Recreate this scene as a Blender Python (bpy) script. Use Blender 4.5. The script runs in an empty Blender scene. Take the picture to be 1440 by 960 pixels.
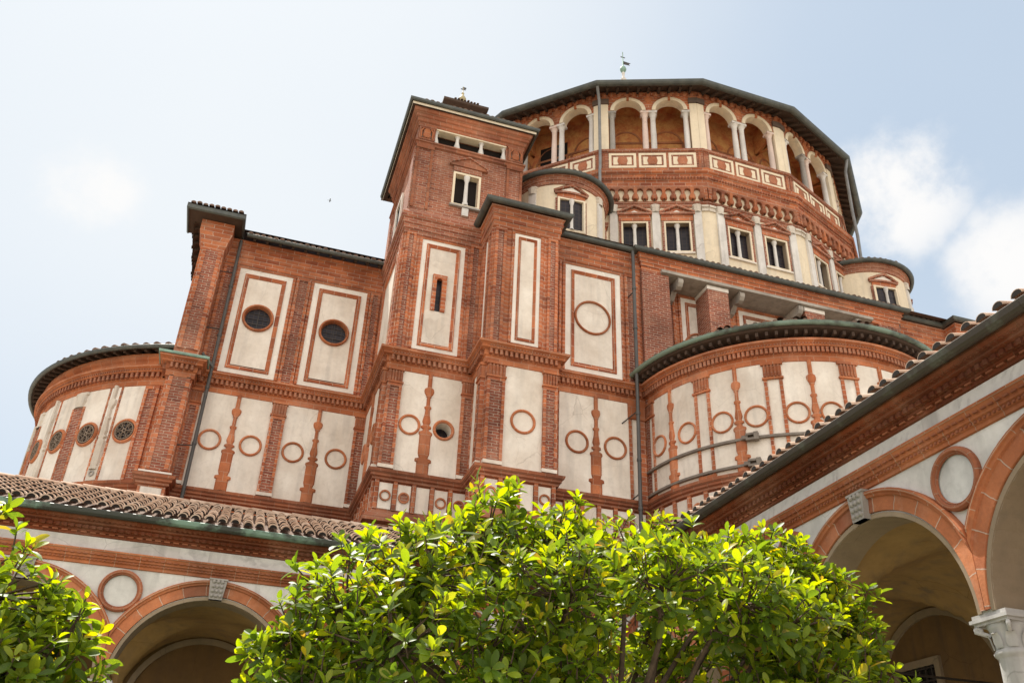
import bpy, math, random
from math import sin, cos, pi, radians, sqrt, ceil, floor, atan2, hypot
from mathutils import Vector, Matrix, noise

random.seed(11)
SC = bpy.context.scene
COL = SC.collection

# ------------------------------------------------------------------ camera
YAW, PITCH, ROLL = radians(16.6614), radians(30.5046), radians(2.5424)
def camera():
    fw = Vector((sin(YAW) * cos(PITCH), cos(YAW) * cos(PITCH), sin(PITCH)))
    r = Vector((cos(YAW), -sin(YAW), 0)); u = r.cross(fw)
    r2 = r * cos(ROLL) + u * sin(ROLL); u2 = -r * sin(ROLL) + u * cos(ROLL)
    cd = bpy.data.cameras.new('camera'); co = bpy.data.objects.new('camera', cd); COL.objects.link(co)
    m = Matrix((r2, u2, -fw)).transposed().to_4x4(); m.translation = Vector((0, 0, 1.6))
    co.matrix_world = m
    cd.sensor_width = 36; cd.lens = 31.447; cd.clip_start = 0.05; cd.clip_end = 3000
    SC.camera = co
camera()

# ------------------------------------------------------------------ world, sun, exposure
SUN = Vector((-0.17, 0.45, 0.876)).normalized()
SUN_EL = math.asin(SUN.z); SUN_AZ = atan2(SUN.x, SUN.y)
SKY_STRENGTH = 0.065
def world():
    w = bpy.data.worlds.new('World'); SC.world = w; w.use_nodes = True
    nt = w.node_tree; nt.nodes.clear()
    N = nt.nodes.new; L = nt.links.new
    out = N('ShaderNodeOutputWorld'); bg = N('ShaderNodeBackground'); L(bg.outputs[0], out.inputs[0])
    bg.inputs['Strength'].default_value = SKY_STRENGTH
    sky = N('ShaderNodeTexSky'); sky.sky_type = 'NISHITA'; sky.sun_disc = False
    sky.sun_elevation = SUN_EL; sky.sun_rotation = SUN_AZ
    sky.air_density = 1.2; sky.dust_density = 2.2; sky.ozone_density = 1.0
    tc = N('ShaderNodeTexCoord')
    def dotdir(v):
        n = N('ShaderNodeVectorMath'); n.operation = 'DOT_PRODUCT'
        L(tc.outputs['Generated'], n.inputs[0]); n.inputs[1].default_value = Vector(v).normalized(); return n.outputs['Value']
    def ramp(x, a, b, lo=0.0, hi=1.0):
        n = N('ShaderNodeMapRange'); n.interpolation_type = 'SMOOTHSTEP'
        L(x, n.inputs['Value']); n.inputs['From Min'].default_value = a; n.inputs['From Max'].default_value = b
        n.inputs['To Min'].default_value = lo; n.inputs['To Max'].default_value = hi; return n.outputs['Result']
    def math_(op, a, b):
        n = N('ShaderNodeMath'); n.operation = op
        for i, x in enumerate((a, b)):
            if isinstance(x, (int, float)): n.inputs[i].default_value = x
            else: L(x, n.inputs[i])
        return n.outputs[0]
    def noise_(scale, detail, rough):
        n = N('ShaderNodeTexNoise'); n.inputs['Scale'].default_value = scale; n.inputs['Detail'].default_value = detail
        n.inputs['Roughness'].default_value = rough; L(tc.outputs['Generated'], n.inputs['Vector']); return n.outputs['Fac']
    n1 = noise_(5.5, 10, 0.62); n2 = noise_(1.3, 5, 0.5)
    # even thin veil all over, thicker towards the sun; banks of cumulus on the right and behind the cloister
    haze0 = N('ShaderNodeMix'); haze0.data_type = 'RGBA'; haze0.inputs['Factor'].default_value = 0.78; L(sky.outputs[0], haze0.inputs['A']); haze0.inputs['B'].default_value = (4.75, 5.65, 6.65, 1)
    veil = math_('ADD', ramp(dotdir((-0.16, 0.62, 0.77)), 0.80, 0.99, 0.0, 0.75), math_('MULTIPLY', ramp(n2, 0.35, 0.7), 0.16))
    def bank(v, a, b, t0, t1):
        m = ramp(dotdir(v), a, b)
        return math_('MULTIPLY', m, ramp(math_('ADD', n1, math_('MULTIPLY', m, 0.22)), t0, t1))
    CL = CLOUDS
    banks = None
    for (v, a, b, t0, t1) in CL:
        x = bank(v, a, b, t0, t1); banks = x if banks is None else math_('MAXIMUM', banks, x)
    mx = N('ShaderNodeMix'); mx.data_type = 'RGBA'; L(math_('MINIMUM', veil, 1.0), mx.inputs['Factor']); L(haze0.outputs['Result'], mx.inputs['A'])
    mx.inputs['B'].default_value = (7.0, 7.3, 7.5, 1)
    # unseen bright sky added behind the viewer to lift the shaded facades
    facade_fill = ramp(dotdir((-0.1, -0.8, 0.62)), 0.05, 0.8, 0.0, 1.0)
    mx2 = N('ShaderNodeMix'); mx2.data_type = 'RGBA'; L(banks, mx2.inputs['Factor']); L(mx.outputs['Result'], mx2.inputs['A'])
    mx2.inputs['B'].default_value = (7.6, 7.55, 7.5, 1)
    mx3 = N('ShaderNodeMix'); mx3.data_type = 'RGBA'; L(facade_fill, mx3.inputs['Factor']); L(mx2.outputs['Result'], mx3.inputs['A'])
    mx3.inputs['B'].default_value = (FACADE_FILL * 1.03, FACADE_FILL, FACADE_FILL * 0.96, 1)
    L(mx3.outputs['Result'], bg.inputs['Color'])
FACADE_FILL = 13.0
CLOUDS = [((0.562, 0.563, 0.606), 0.9945, 0.9996, 0.54, 0.74), ((0.66, 0.535, 0.53), 0.9962, 1.0, 0.56, 0.78), ((-0.214, 0.789, 0.576), 0.9958, 1.0, 0.60, 0.84)]
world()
sd = bpy.data.lights.new('sun', 'SUN'); sd.energy = 4.5; sd.angle = radians(0.6); sd.color = (1.0, 0.95, 0.86)
so = bpy.data.objects.new('sun', sd); COL.objects.link(so); so.location = (0, 0, 60)
so.rotation_euler = (-SUN).to_track_quat('-Z', 'Y').to_euler()
SC.view_settings.view_transform = 'Standard'; SC.view_settings.look = 'None'
SC.view_settings.exposure = 1.0; SC.view_settings.gamma = 1.0; SC.view_settings.use_curve_mapping = False
SC.render.engine = 'CYCLES'
SC.cycles.use_denoising = True
SC.cycles.max_bounces = 8; SC.cycles.diffuse_bounces = 5; SC.cycles.transmission_bounces = 4

# ------------------------------------------------------------------ materials
MATS = {}
class NT:
    def __init__(self, name, rough=0.85, spec=0.25):
        self.m = bpy.data.materials.new(name); self.m.use_nodes = True
        self.t = self.m.node_tree; self.p = self.t.nodes['Principled BSDF']
        self.p.inputs['Roughness'].default_value = rough
        self.p.inputs['Specular IOR Level'].default_value = spec
        MATS[name] = self.m
        self.uv = None
    def n(self, kind): return self.t.nodes.new('ShaderNode' + kind)
    def l(self, a, b): self.t.links.new(a, b)
    def co(self, which='UV'):
        if self.uv is None: self.uv = self.n('TexCoord')
        return self.uv.outputs[which]
    def noise(self, scale, detail=4, rough=0.55, which='Object', dist=0.0):
        x = self.n('TexNoise'); x.inputs['Scale'].default_value = scale; x.inputs['Detail'].default_value = detail
        x.inputs['Roughness'].default_value = rough; x.inputs['Distortion'].default_value = dist
        self.l(self.co(which), x.inputs['Vector']); return x.outputs['Fac']
    def mr(self, x, a, b, lo=0.0, hi=1.0):
        n = self.n('MapRange'); self.l(x, n.inputs['Value'])
        for k, v in (('From Min', a), ('From Max', b), ('To Min', lo), ('To Max', hi)): n.inputs[k].default_value = v
        return n.outputs['Result']
    def mix(self, f, a, b, mode='MIX'):
        n = self.n('Mix'); n.data_type = 'RGBA'; n.blend_type = mode
        if isinstance(f, (int, float)): n.inputs['Factor'].default_value = f
        else: self.l(f, n.inputs['Factor'])
        for k, v in (('A', a), ('B', b)):
            if isinstance(v, tuple): n.inputs[k].default_value = v if len(v) == 4 else v + (1,)
            else: self.l(v, n.inputs[k])
        return n.outputs['Result']
    def mth(self, op, a, b):
        n = self.n('Math'); n.operation = op
        for i, x in enumerate((a, b)):
            if isinstance(x, (int, float)): n.inputs[i].default_value = x
            else: self.l(x, n.inputs[i])
        return n.outputs[0]
    def bump(self, h, strength=0.3, dist=0.02):
        b = self.n('Bump'); b.inputs['Strength'].default_value = strength; b.inputs['Distance'].default_value = dist
        self.l(h, b.inputs['Height']); self.l(b.outputs[0], self.p.inputs['Normal'])
    def color(self, c):
        if isinstance(c, tuple): self.p.inputs['Base Color'].default_value = c + (1,)
        else: self.l(c, self.p.inputs['Base Color'])

def brick_mat(name, c1, c2, mortar, bw, bh, ms, wob=0.01, dark=(0.10, 0.05, 0.035), darkamt=0.35, bump=0.5, wash=0.0):
    t = NT(name, 0.9, 0.15)
    wn = t.n('TexNoise'); wn.inputs['Scale'].default_value = 9.0; wn.inputs['Detail'].default_value = 3
    t.l(t.co('UV'), wn.inputs['Vector'])
    sub = t.n('VectorMath'); sub.operation = 'SUBTRACT'; t.l(wn.outputs['Color'], sub.inputs[0]); sub.inputs[1].default_value = (0.5, 0.5, 0.5)
    sc = t.n('VectorMath'); sc.operation = 'SCALE'; t.l(sub.outputs[0], sc.inputs[0]); sc.inputs['Scale'].default_value = wob * 2
    ad = t.n('VectorMath'); ad.operation = 'ADD'; t.l(t.co('UV'), ad.inputs[0]); t.l(sc.outputs[0], ad.inputs[1])
    b = t.n('TexBrick'); t.l(ad.outputs[0], b.inputs['Vector'])
    b.inputs['Scale'].default_value = 1.0; b.inputs['Brick Width'].default_value = bw; b.inputs['Row Height'].default_value = bh
    b.inputs['Mortar Size'].default_value = ms; b.inputs['Mortar Smooth'].default_value = 0.25; b.inputs['Bias'].default_value = 0.0
    b.inputs['Color1'].default_value = c1 + (1,); b.inputs['Color2'].default_value = c2 + (1,); b.inputs['Mortar'].default_value = mortar + (1,)
    # second brick lookup of the same layout, black and white, picks the odd dark brick
    b2 = t.n('TexBrick'); t.l(ad.outputs[0], b2.inputs['Vector'])
    for k, v in (('Scale', 1.0), ('Brick Width', bw), ('Row Height', bh), ('Mortar Size', ms), ('Mortar Smooth', 0.1), ('Bias', -0.35)): b2.inputs[k].default_value = v
    b2.inputs['Color1'].default_value = (0, 0, 0, 1); b2.inputs['Color2'].default_value = (1, 1, 1, 1); b2.inputs['Mortar'].default_value = (0, 0, 0, 1)
    odd = t.mth('MULTIPLY', t.mr(b2.outputs['Color'], 0.55, 0.8), darkamt)
    c = t.mix(odd, b.outputs['Color'], dark)
    c = t.mix(t.mr(t.noise(0.9, 6, 0.68), 0.48, 0.72, 0.0, 0.42), c, (0.52, 0.30, 0.20))
    c = t.mix(t.mr(t.noise(1.7, 7, 0.75), 0.54, 0.76, 0.0, 0.5), c, (0.17, 0.085, 0.06))
    patch = t.mr(t.noise(0.55, 6, 0.65), 0.36, 0.66, 0.60, 1.16)
    cc = t.n('Mix'); cc.data_type = 'RGBA'; cc.blend_type = 'MULTIPLY'; cc.inputs['Factor'].default_value = 1.0
    t.l(c, cc.inputs['A']); cmb = t.n('CombineColor')
    for i in range(3): t.l(patch, cmb.inputs[i])
    t.l(cmb.outputs[0], cc.inputs['B'])
    fine = t.mr(t.noise(26, 3, 0.7), 0.35, 0.75, 0.0, 0.30)
    c = t.mix(fine, cc.outputs['Result'], dark)
    if wash: c = t.mix(t.mr(t.noise(3.0, 5, 0.7), 0.55, 0.8, 0.0, wash), c, mortar)
    t.color(c)
    h = t.mth('ADD', t.mth('MULTIPLY', b.outputs['Fac'], -1.0), t.mth('MULTIPLY', t.noise(40, 3, 0.7), 0.5))
    t.bump(h, bump, 0.012)
TERRA = (0.42, 0.125, 0.045)
brick_mat('terracotta_blocks', (0.57, 0.192, 0.082), (0.35, 0.102, 0.048), (0.66, 0.50, 0.39), 0.42, 0.145, 0.0075, 0.010, (0.15, 0.05, 0.035), 1.0, 0.8)
brick_mat('rough_brick', (0.36, 0.118, 0.068), (0.23, 0.072, 0.046), (0.58, 0.43, 0.33), 0.27, 0.088, 0.009, 0.030, (0.10, 0.04, 0.032), 0.85, 1.2)
brick_mat('tower_brick', (0.42, 0.155, 0.085), (0.29, 0.095, 0.055), (0.58, 0.43, 0.33), 0.28, 0.095, 0.0075, 0.018, (0.13, 0.05, 0.04), 0.75, 1.0, 0.25)
brick_mat('terracotta_smooth', (0.52, 0.185, 0.08), (0.38, 0.12, 0.052), (0.52, 0.33, 0.23), 0.42, 0.30, 0.006, 0.004, (0.18, 0.055, 0.03), 0.6)
brick_mat('terracotta_dull', (0.40, 0.145, 0.072), (0.28, 0.095, 0.05), (0.42, 0.27, 0.19), 0.42, 0.20, 0.006, 0.006, (0.13, 0.05, 0.035), 0.6)
brick_mat('archivolt_brick', (0.56, 0.205, 0.09), (0.36, 0.11, 0.05), (0.60, 0.43, 0.33), 0.36, 0.5, 0.007, 0.012, (0.20, 0.075, 0.045), 0.9, 0.8, 0.3)
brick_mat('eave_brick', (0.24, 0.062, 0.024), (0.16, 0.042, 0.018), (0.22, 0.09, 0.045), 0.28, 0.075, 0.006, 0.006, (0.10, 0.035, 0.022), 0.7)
brick_mat('inner_brick', (0.40, 0.16, 0.07), (0.30, 0.11, 0.05), (0.30, 0.16, 0.09), 0.5, 0.35, 0.008, 0.01, (0.20, 0.08, 0.05), 0.5)

def plaster(name, base, stain, amt=0.55, streak=0.35):
    t = NT(name, 0.92, 0.15)
    big = t.mr(t.noise(0.8, 6, 0.62), 0.35, 0.72, 0.0, amt)
    c = t.mix(big, base, stain)
    # rain streaks: noise stretched along z
    mp = t.n('Mapping'); t.l(t.co('Object'), mp.inputs['Vector']); mp.inputs['Scale'].default_value = (3.2, 3.2, 0.35)
    sn = t.n('TexNoise'); sn.inputs['Scale'].default_value = 1.6; sn.inputs['Detail'].default_value = 5; t.l(mp.outputs[0], sn.inputs['Vector'])
    sg = t.mth('MULTIPLY', t.mr(sn.outputs['Fac'], 0.46, 0.72, 0.0, streak * 1.25), t.mr(t.noise(0.6, 4, 0.6), 0.36, 0.60))
    gy = sum(stain) / 3 * 0.66; c = t.mix(sg, c, (gy * 1.06, gy, gy * 0.93))
    c = t.mix(t.mr(t.noise(9, 7, 0.75), 0.48, 0.78, 0.0, 0.34), c, tuple(x * 0.7 for x in stain))
    # hairline crack web and small old repairs
    v = t.n('TexVoronoi'); v.feature = 'DISTANCE_TO_EDGE'; v.inputs['Scale'].default_value = 0.9
    wv = t.n('Mix'); wv.data_type = 'RGBA'; wv.inputs['Factor'].default_value = 0.12; t.l(t.co('Object'), wv.inputs['A'])
    nn = t.n('TexNoise'); nn.inputs['Scale'].default_value = 3.0; nn.inputs['Detail'].default_value = 4; t.l(t.co('Object'), nn.inputs['Vector']); t.l(nn.outputs['Color'], wv.inputs['B'])
    t.l(wv.outputs['Result'], v.inputs['Vector'])
    cr = t.mth('MULTIPLY', t.mr(v.outputs['Distance'], 0.0, 0.006, 0.5, 0.0), t.mr(t.noise(0.7, 3, 0.5), 0.45, 0.6))
    c = t.mix(cr, c, tuple(x * 0.5 for x in stain))
    c = t.mix(t.mr(t.noise(1.9, 2, 0.4), 0.62, 0.66, 0.0, 0.25), c, tuple(min(1, x * 1.10) for x in base))
    t.color(c)
    t.bump(t.noise(22, 5, 0.7), 0.25, 0.01)
plaster('plaster', (0.75, 0.69, 0.61), (0.54, 0.46, 0.38), 0.95, 0.34)
plaster('plaster_white', (0.77, 0.725, 0.66), (0.62, 0.54, 0.46), 0.8, 0.3)
plaster('plaster_yellow', (0.71, 0.61, 0.455), (0.60, 0.49, 0.35), 0.55, 0.3)
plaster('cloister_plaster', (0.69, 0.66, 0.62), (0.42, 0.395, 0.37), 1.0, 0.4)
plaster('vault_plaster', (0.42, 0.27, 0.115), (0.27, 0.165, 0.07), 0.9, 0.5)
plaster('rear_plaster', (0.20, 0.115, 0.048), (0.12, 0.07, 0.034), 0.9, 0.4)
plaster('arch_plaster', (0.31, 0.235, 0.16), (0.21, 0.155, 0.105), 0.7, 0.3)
plaster('stained_plaster', (0.64, 0.62, 0.59), (0.36, 0.345, 0.33), 1.0, 0.5)
plaster('stone_white', (0.66, 0.63, 0.59), (0.46, 0.42, 0.38), 0.8, 0.5)
plaster('marble_grey', (0.54, 0.52, 0.50), (0.34, 0.32, 0.31), 0.9, 0.6)
plaster('stone_pink', (0.66, 0.52, 0.45), (0.52, 0.40, 0.34), 0.6, 0.3)
plaster('stone_grey', (0.34, 0.31, 0.28), (0.21, 0.19, 0.17), 0.7, 0.3)
plaster('tracery', (0.26, 0.20, 0.15), (0.16, 0.12, 0.09), 0.7, 0.3)
plaster('beam_stone', (0.40, 0.36, 0.31), (0.24, 0.21, 0.18), 0.9, 0.5)
plaster('capital_dark', (0.13, 0.09, 0.07), (0.08, 0.06, 0.05), 0.7, 0.3)
plaster('carved_stone', (0.62, 0.56, 0.48), (0.40, 0.33, 0.26), 0.8, 0.5)

def fresco():
    t = NT('faded_fresco', 0.92, 0.15)
    w = t.n('TexWave'); w.wave_type = 'RINGS'; w.inputs['Scale'].default_value = 2.6; w.inputs['Distortion'].default_value = 9.0
    w.inputs['Detail'].default_value = 3; w.inputs['Detail Scale'].default_value = 1.6; t.l(t.co('Object'), w.inputs['Vector'])
    m = t.mth('MULTIPLY', t.mr(w.outputs['Fac'], 0.35, 0.75), t.mr(t.noise(2.3, 6, 0.7), 0.44, 0.62, 0.0, 0.5))
    c = t.mix(t.mr(t.noise(5, 6, 0.7), 0.4, 0.7, 0, 0.5), (0.60, 0.575, 0.54), (0.44, 0.42, 0.40))
    c = t.mix(m, c, (0.27, 0.25, 0.24))
    t.color(c); t.bump(t.noise(22, 5, 0.7), 0.25, 0.01)
fresco()
def gallery_fresco():
    t = NT('gallery_fresco', 0.9, 0.15)
    c = t.mix(t.mr(t.noise(2.2, 6, 0.7), 0.38, 0.62), (0.46, 0.15, 0.06), (0.58, 0.31, 0.11))
    c = t.mix(t.mr(t.noise(7, 4, 0.7), 0.5, 0.7, 0, 0.6), c, (0.30, 0.08, 0.04))
    t.color(c); t.bump(t.noise(20, 4, 0.7), 0.2, 0.01)
gallery_fresco()
def simple(name, c, rough=0.7, spec=0.3, c2=None, scale=4.0, metal=0.0, amt=0.8, bump=0.2, lo=0.4, hi=0.68):
    t = NT(name, rough, spec); t.p.inputs['Metallic'].default_value = metal
    if c2: t.color(t.mix(t.mr(t.noise(scale, 6, 0.65), lo, hi, 0, amt), c, c2))
    else: t.color(c)
    if bump: t.bump(t.noise(scale * 6, 4, 0.6), bump, 0.01)
simple('gutter_dark', (0.050, 0.055, 0.050), 0.5, 0.4, (0.095, 0.10, 0.085), 3.0)
simple('gutter_verdigris', (0.045, 0.048, 0.040), 0.55, 0.4, (0.20, 0.31, 0.24), 0.8, 0.0, 0.85, 0.2, 0.50, 0.60)
simple('gutter_brown', (0.055, 0.045, 0.034), 0.55, 0.4, (0.13, 0.15, 0.115), 2.2, 0.0, 0.8, 0.2, 0.55, 0.72)
simple('gutter_copper', (0.17, 0.24, 0.19), 0.55, 0.4, (0.05, 0.055, 0.045), 0.9, 0.0, 0.9, 0.2, 0.48, 0.60)
simple('verdigris', (0.24, 0.38, 0.31), 0.6, 0.3, (0.12, 0.17, 0.14), 2.5)
simple('eave_timber', (0.075, 0.048, 0.034), 0.85, 0.2, (0.045, 0.03, 0.024), 5.0)
simple('roof_tile_dark', (0.12, 0.08, 0.06), 0.9, 0.2, (0.20, 0.12, 0.085), 5.0)
simple('cream_fascia', (0.66, 0.58, 0.45), 0.8, 0.2, (0.5, 0.40, 0.28), 3.0)
simple('iron', (0.035, 0.028, 0.024), 0.6, 0.4)
simple('iron_strap', (0.20, 0.17, 0.14), 0.7, 0.3, (0.12, 0.095, 0.08), 3.0)
simple('pipe_metal', (0.085, 0.08, 0.075), 0.5, 0.4, (0.05, 0.052, 0.05), 2.0)
simple('pipe_lead', (0.20, 0.20, 0.195), 0.5, 0.4, (0.11, 0.11, 0.11), 3.0)
simple('opening_dark', (0.02, 0.016, 0.014), 0.9, 0.1)
simple('gilded', (0.42, 0.34, 0.17), 0.5, 0.4, (0.22, 0.23, 0.18), 8.0, 0.2)
simple('bark', (0.11, 0.075, 0.055), 0.9, 0.2, (0.055, 0.036, 0.028), 14.0, 0.0, 0.9, 0.8)
simple('gravel', (0.36, 0.32, 0.26), 0.95, 0.1, (0.28, 0.24, 0.19), 30.0, 0.0, 0.9, 0.6)
simple('paving_stone', (0.42, 0.38, 0.33), 0.8, 0.25, (0.30, 0.26, 0.22), 3.0)
simple('earth_grass', (0.075, 0.13, 0.03), 0.95, 0.1, (0.05, 0.09, 0.02), 8.0)
def glass():
    t = NT('dark_glass', 0.3, 0.15)
    b = t.n('TexBrick'); t.l(t.co('UV'), b.inputs['Vector']); b.offset = 0.0
    for k, v in (('Scale', 1.0), ('Brick Width', 0.16), ('Row Height', 0.16), ('Mortar Size', 0.008)): b.inputs[k].default_value = v
    b.inputs['Color1'].default_value = (0.016, 0.014, 0.018, 1); b.inputs['Color2'].default_value = (0.028, 0.024, 0.030, 1); b.inputs['Mortar'].default_value = (0.055, 0.04, 0.032, 1)
    t.color(b.outputs['Color'])
    t.bump(t.noise(7, 2, 0.5), 0.15, 0.01)
glass()
def clay_tile():
    t = NT('clay_tile', 0.9, 0.2)
    wn = t.n('TexWhiteNoise'); wn.noise_dimensions = '2D'; t.l(t.co('UV'), wn.inputs['Vector'])
    r = t.n('ValToRGB'); t.l(wn.outputs['Value'], r.inputs['Fac'])
    cr = r.color_ramp; cr.elements[0].position = 0; cr.elements[0].color = (0.32, 0.20, 0.135, 1); cr.elements[1].position = 1; cr.elements[1].color = (0.60, 0.47, 0.37, 1)
    e = cr.elements.new(0.5); e.color = (0.45, 0.31, 0.22, 1)
    c = t.mix(t.mr(t.noise(5, 6, 0.7), 0.42, 0.7, 0, 0.6), r.outputs['Color'], (0.22, 0.16, 0.12))
    t.color(c); t.bump(t.noise(30, 4, 0.7), 0.35, 0.01)
clay_tile()
def leaf_mat(name, young, old):
    t = NT(name, 0.45, 0.35)
    wn = t.n('TexWhiteNoise'); wn.noise_dimensions = '2D'; t.l(t.co('UV'), wn.inputs['Vector'])
    r = t.n('ValToRGB'); t.l(wn.outputs['Value'], r.inputs['Fac'])
    cr = r.color_ramp; cr.elements[0].position = 0; cr.elements[0].color = old[0] + (1,); cr.elements[1].position = 1; cr.elements[1].color = young[1] + (1,)
    e = cr.elements.new(0.5); e.color = old[1] + (1,)
    e = cr.elements.new(0.78); e.color = young[0] + (1,)
    e = cr.elements.new(0.975); e.color = young[1] + (1,); cr.elements[-1].color = (0.24, 0.13, 0.035, 1)
    t.color(r.outputs['Color'])
    tr = t.n('BsdfTranslucent'); hs = t.n('HueSaturation'); t.l(r.outputs['Color'], hs.inputs['Color'])
    hs.inputs['Value'].default_value = 2.5; hs.inputs['Saturation'].default_value = 1.1; hs.inputs['Hue'].default_value = 0.485
    t.l(hs.outputs[0], tr.inputs['Color'])
    ms = t.n('MixShader'); ms.inputs[0].default_value = 0.48
    t.l(t.p.outputs[0], ms.inputs[1]); t.l(tr.outputs[0], ms.inputs[2])
    o = [n for n in t.t.nodes if n.type == 'OUTPUT_MATERIAL'][0]; t.l(ms.outputs[0], o.inputs[0])
leaf_mat('leaf_mature', ((0.16, 0.22, 0.022), (0.25, 0.28, 0.025)), ((0.045, 0.08, 0.012), (0.085, 0.14, 0.016)))
leaf_mat('leaf_young', ((0.28, 0.31, 0.025), (0.42, 0.32, 0.03)), ((0.17, 0.24, 0.02), (0.22, 0.28, 0.022)))

# ------------------------------------------------------------------ mesh builder
class MB:
    def __init__(s): s.v = []; s.f = []; s.mi = []; s.uv = []; s.sm = []; s.mats = []
    def mid(s, m):
        if m not in s.mats: s.mats.append(m)
        return s.mats.index(m)
    def face(s, pts, m, uv, smooth=False):
        i = len(s.v); s.v += [tuple(p) for p in pts]; s.f.append(tuple(range(i, i + len(pts)))); s.mi.append(s.mid(m)); s.uv.append(uv); s.sm.append(smooth)
    def grid(s, P, m, UV, smooth=True, closeu=False):
        """P: rows of points (shared vertices)"""
        i0 = len(s.v); nr = len(P); nc = len(P[0])
        for r in P: s.v += [tuple(p) for p in r]
        k = s.mid(m)
        for r in range(nr - 1):
            for c in range(nc - 1):
                s.f.append((i0 + r * nc + c, i0 + r * nc + c + 1, i0 + (r + 1) * nc + c + 1, i0 + (r + 1) * nc + c))
                s.mi.append(k); s.uv.append([UV[r][c], UV[r][c + 1], UV[r + 1][c + 1], UV[r + 1][c]]); s.sm.append(smooth)
    def build(s, name, parent=None):
        me = bpy.data.meshes.new(name); me.from_pydata(s.v, [], s.f)
        for m in s.mats: me.materials.append(MATS[m])
        me.polygons.foreach_set('material_index', s.mi); me.polygons.foreach_set('use_smooth', s.sm)
        ul = me.uv_layers.new(name='UVMap'); flat = []
        for u in s.uv:
            for a in u: flat += [a[0], a[1]]
        ul.data.foreach_set('uv', flat)
        me.update()
        o = bpy.data.objects.new(name, me); COL.objects.link(o)
        if parent: o.parent = parent
        return o

class Flat:
    curved = False; seg = 1e9
    def __init__(s, ox, oy, dx, dy):
        k = hypot(dx, dy); s.o = (ox, oy); s.t = (dx / k, dy / k); s.n = (dy / k, -dx / k)
    def __call__(s, u, d, z): return (s.o[0] + s.t[0] * u + s.n[0] * d, s.o[1] + s.t[1] * u + s.n[1] * d, z)
class Cyl:
    curved = True
    def __init__(s, cx, cy, R, a0=-pi / 2, seg=None): s.c = (cx, cy); s.R = R; s.a0 = a0; s.seg = seg or R * radians(3.0)
    def __call__(s, u, d, z):
        a = s.a0 + u / s.R; r = s.R + d; return (s.c[0] + r * cos(a), s.c[1] + r * sin(a), z)
    def u(s, deg): return (radians(deg) - s.a0) * s.R

def us(W, u0, u1):
    n = max(1, int(ceil((u1 - u0) / W.seg - 1e-6))) if W.curved else 1
    return [u0 + (u1 - u0) * i / n for i in range(n + 1)]
def slab(mb, W, u0, u1, z0, z1, d0, d1, m, ends=True, tb=True, mside=None):
    ms = mside or m
    U = us(W, u0, u1)
    for a, b in zip(U, U[1:]):
        mb.face([W(a, d1, z0), W(b, d1, z0), W(b, d1, z1), W(a, d1, z1)], m, [(a, z0), (b, z0), (b, z1), (a, z1)])
        if tb:
            mb.face([W(a, d1, z1), W(b, d1, z1), W(b, d0, z1), W(a, d0, z1)], ms, [(a, z1), (b, z1), (b, z1 + d1 - d0), (a, z1 + d1 - d0)])
            mb.face([W(a, d0, z0), W(b, d0, z0), W(b, d1, z0), W(a, d1, z0)], ms, [(a, z0 - d1 + d0), (b, z0 - d1 + d0), (b, z0), (a, z0)])
    if ends:
        for u, sgn in ((u0, -1), (u1, 1)):
            mb.face([W(u, d0, z0), W(u, d1, z0), W(u, d1, z1), W(u, d0, z1)], ms, [(u + sgn * (d1 - d0), z0), (u, z0), (u, z1), (u + sgn * (d1 - d0), z1)])
def holes(mb, W, u0, u1, z0, z1, hs, d0, d1, m, mrev=None):
    """plate with rectangular openings (a,b,c,d) = u0,u1,z0,z1, with reveals"""
    U = sorted({u0, u1} | {x for h in hs for x in h[:2] if u0 < x < u1}); Z = sorted({z0, z1} | {x for h in hs for x in h[2:4] if z0 < x < z1})
    for a, b in zip(U, U[1:]):
        for c, d in zip(Z, Z[1:]):
            mu, mz = (a + b) / 2, (c + d) / 2
            if any(h[0] < mu < h[1] and h[2] < mz < h[3] for h in hs): continue
            slab(mb, W, a, b, c, d, d0, d1, m, False, False)
    for (a, b, c, d) in hs:
        r = mrev or m
        mb.face([W(a, d1, c), W(a, d0, c), W(a, d0, d), W(a, d1, d)], r, [(0, c), (d1 - d0, c), (d1 - d0, d), (0, d)])
        mb.face([W(b, d0, c), W(b, d1, c), W(b, d1, d), W(b, d0, d)], r, [(0, c), (d1 - d0, c), (d1 - d0, d), (0, d)])
        mb.face([W(a, d1, d), W(a, d0, d), W(b, d0, d), W(b, d1, d)], r, [(a, 0), (a, d1 - d0), (b, d1 - d0), (b, 0)])
        mb.face([W(a, d0, c), W(a, d1, c), W(b, d1, c), W(b, d0, c)], r, [(a, 0), (a, d1 - d0), (b, d1 - d0), (b, 0)])
    mb.face([W(u0, d0, z0), W(u0, d1, z0), W(u0, d1, z1), W(u0, d0, z1)], m, [(u0 - .3, z0), (u0, z0), (u0, z1), (u0 - .3, z1)])
    mb.face([W(u1, d1, z0), W(u1, d0, z0), W(u1, d0, z1), W(u1, d1, z1)], m, [(u1, z0), (u1 + .3, z0), (u1 + .3, z1), (u1, z1)])
    mb.face([W(u0, d1, z1), W(u1, d1, z1), W(u1, d0, z1), W(u0, d0, z1)], m, [(u0, z1), (u1, z1), (u1, z1 + .2), (u0, z1 + .2)])
    mb.face([W(u0, d0, z0), W(u1, d0, z0), W(u1, d1, z0), W(u0, d1, z0)], m, [(u0, z0 - .2), (u1, z0 - .2), (u1, z0), (u0, z0)])
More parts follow.
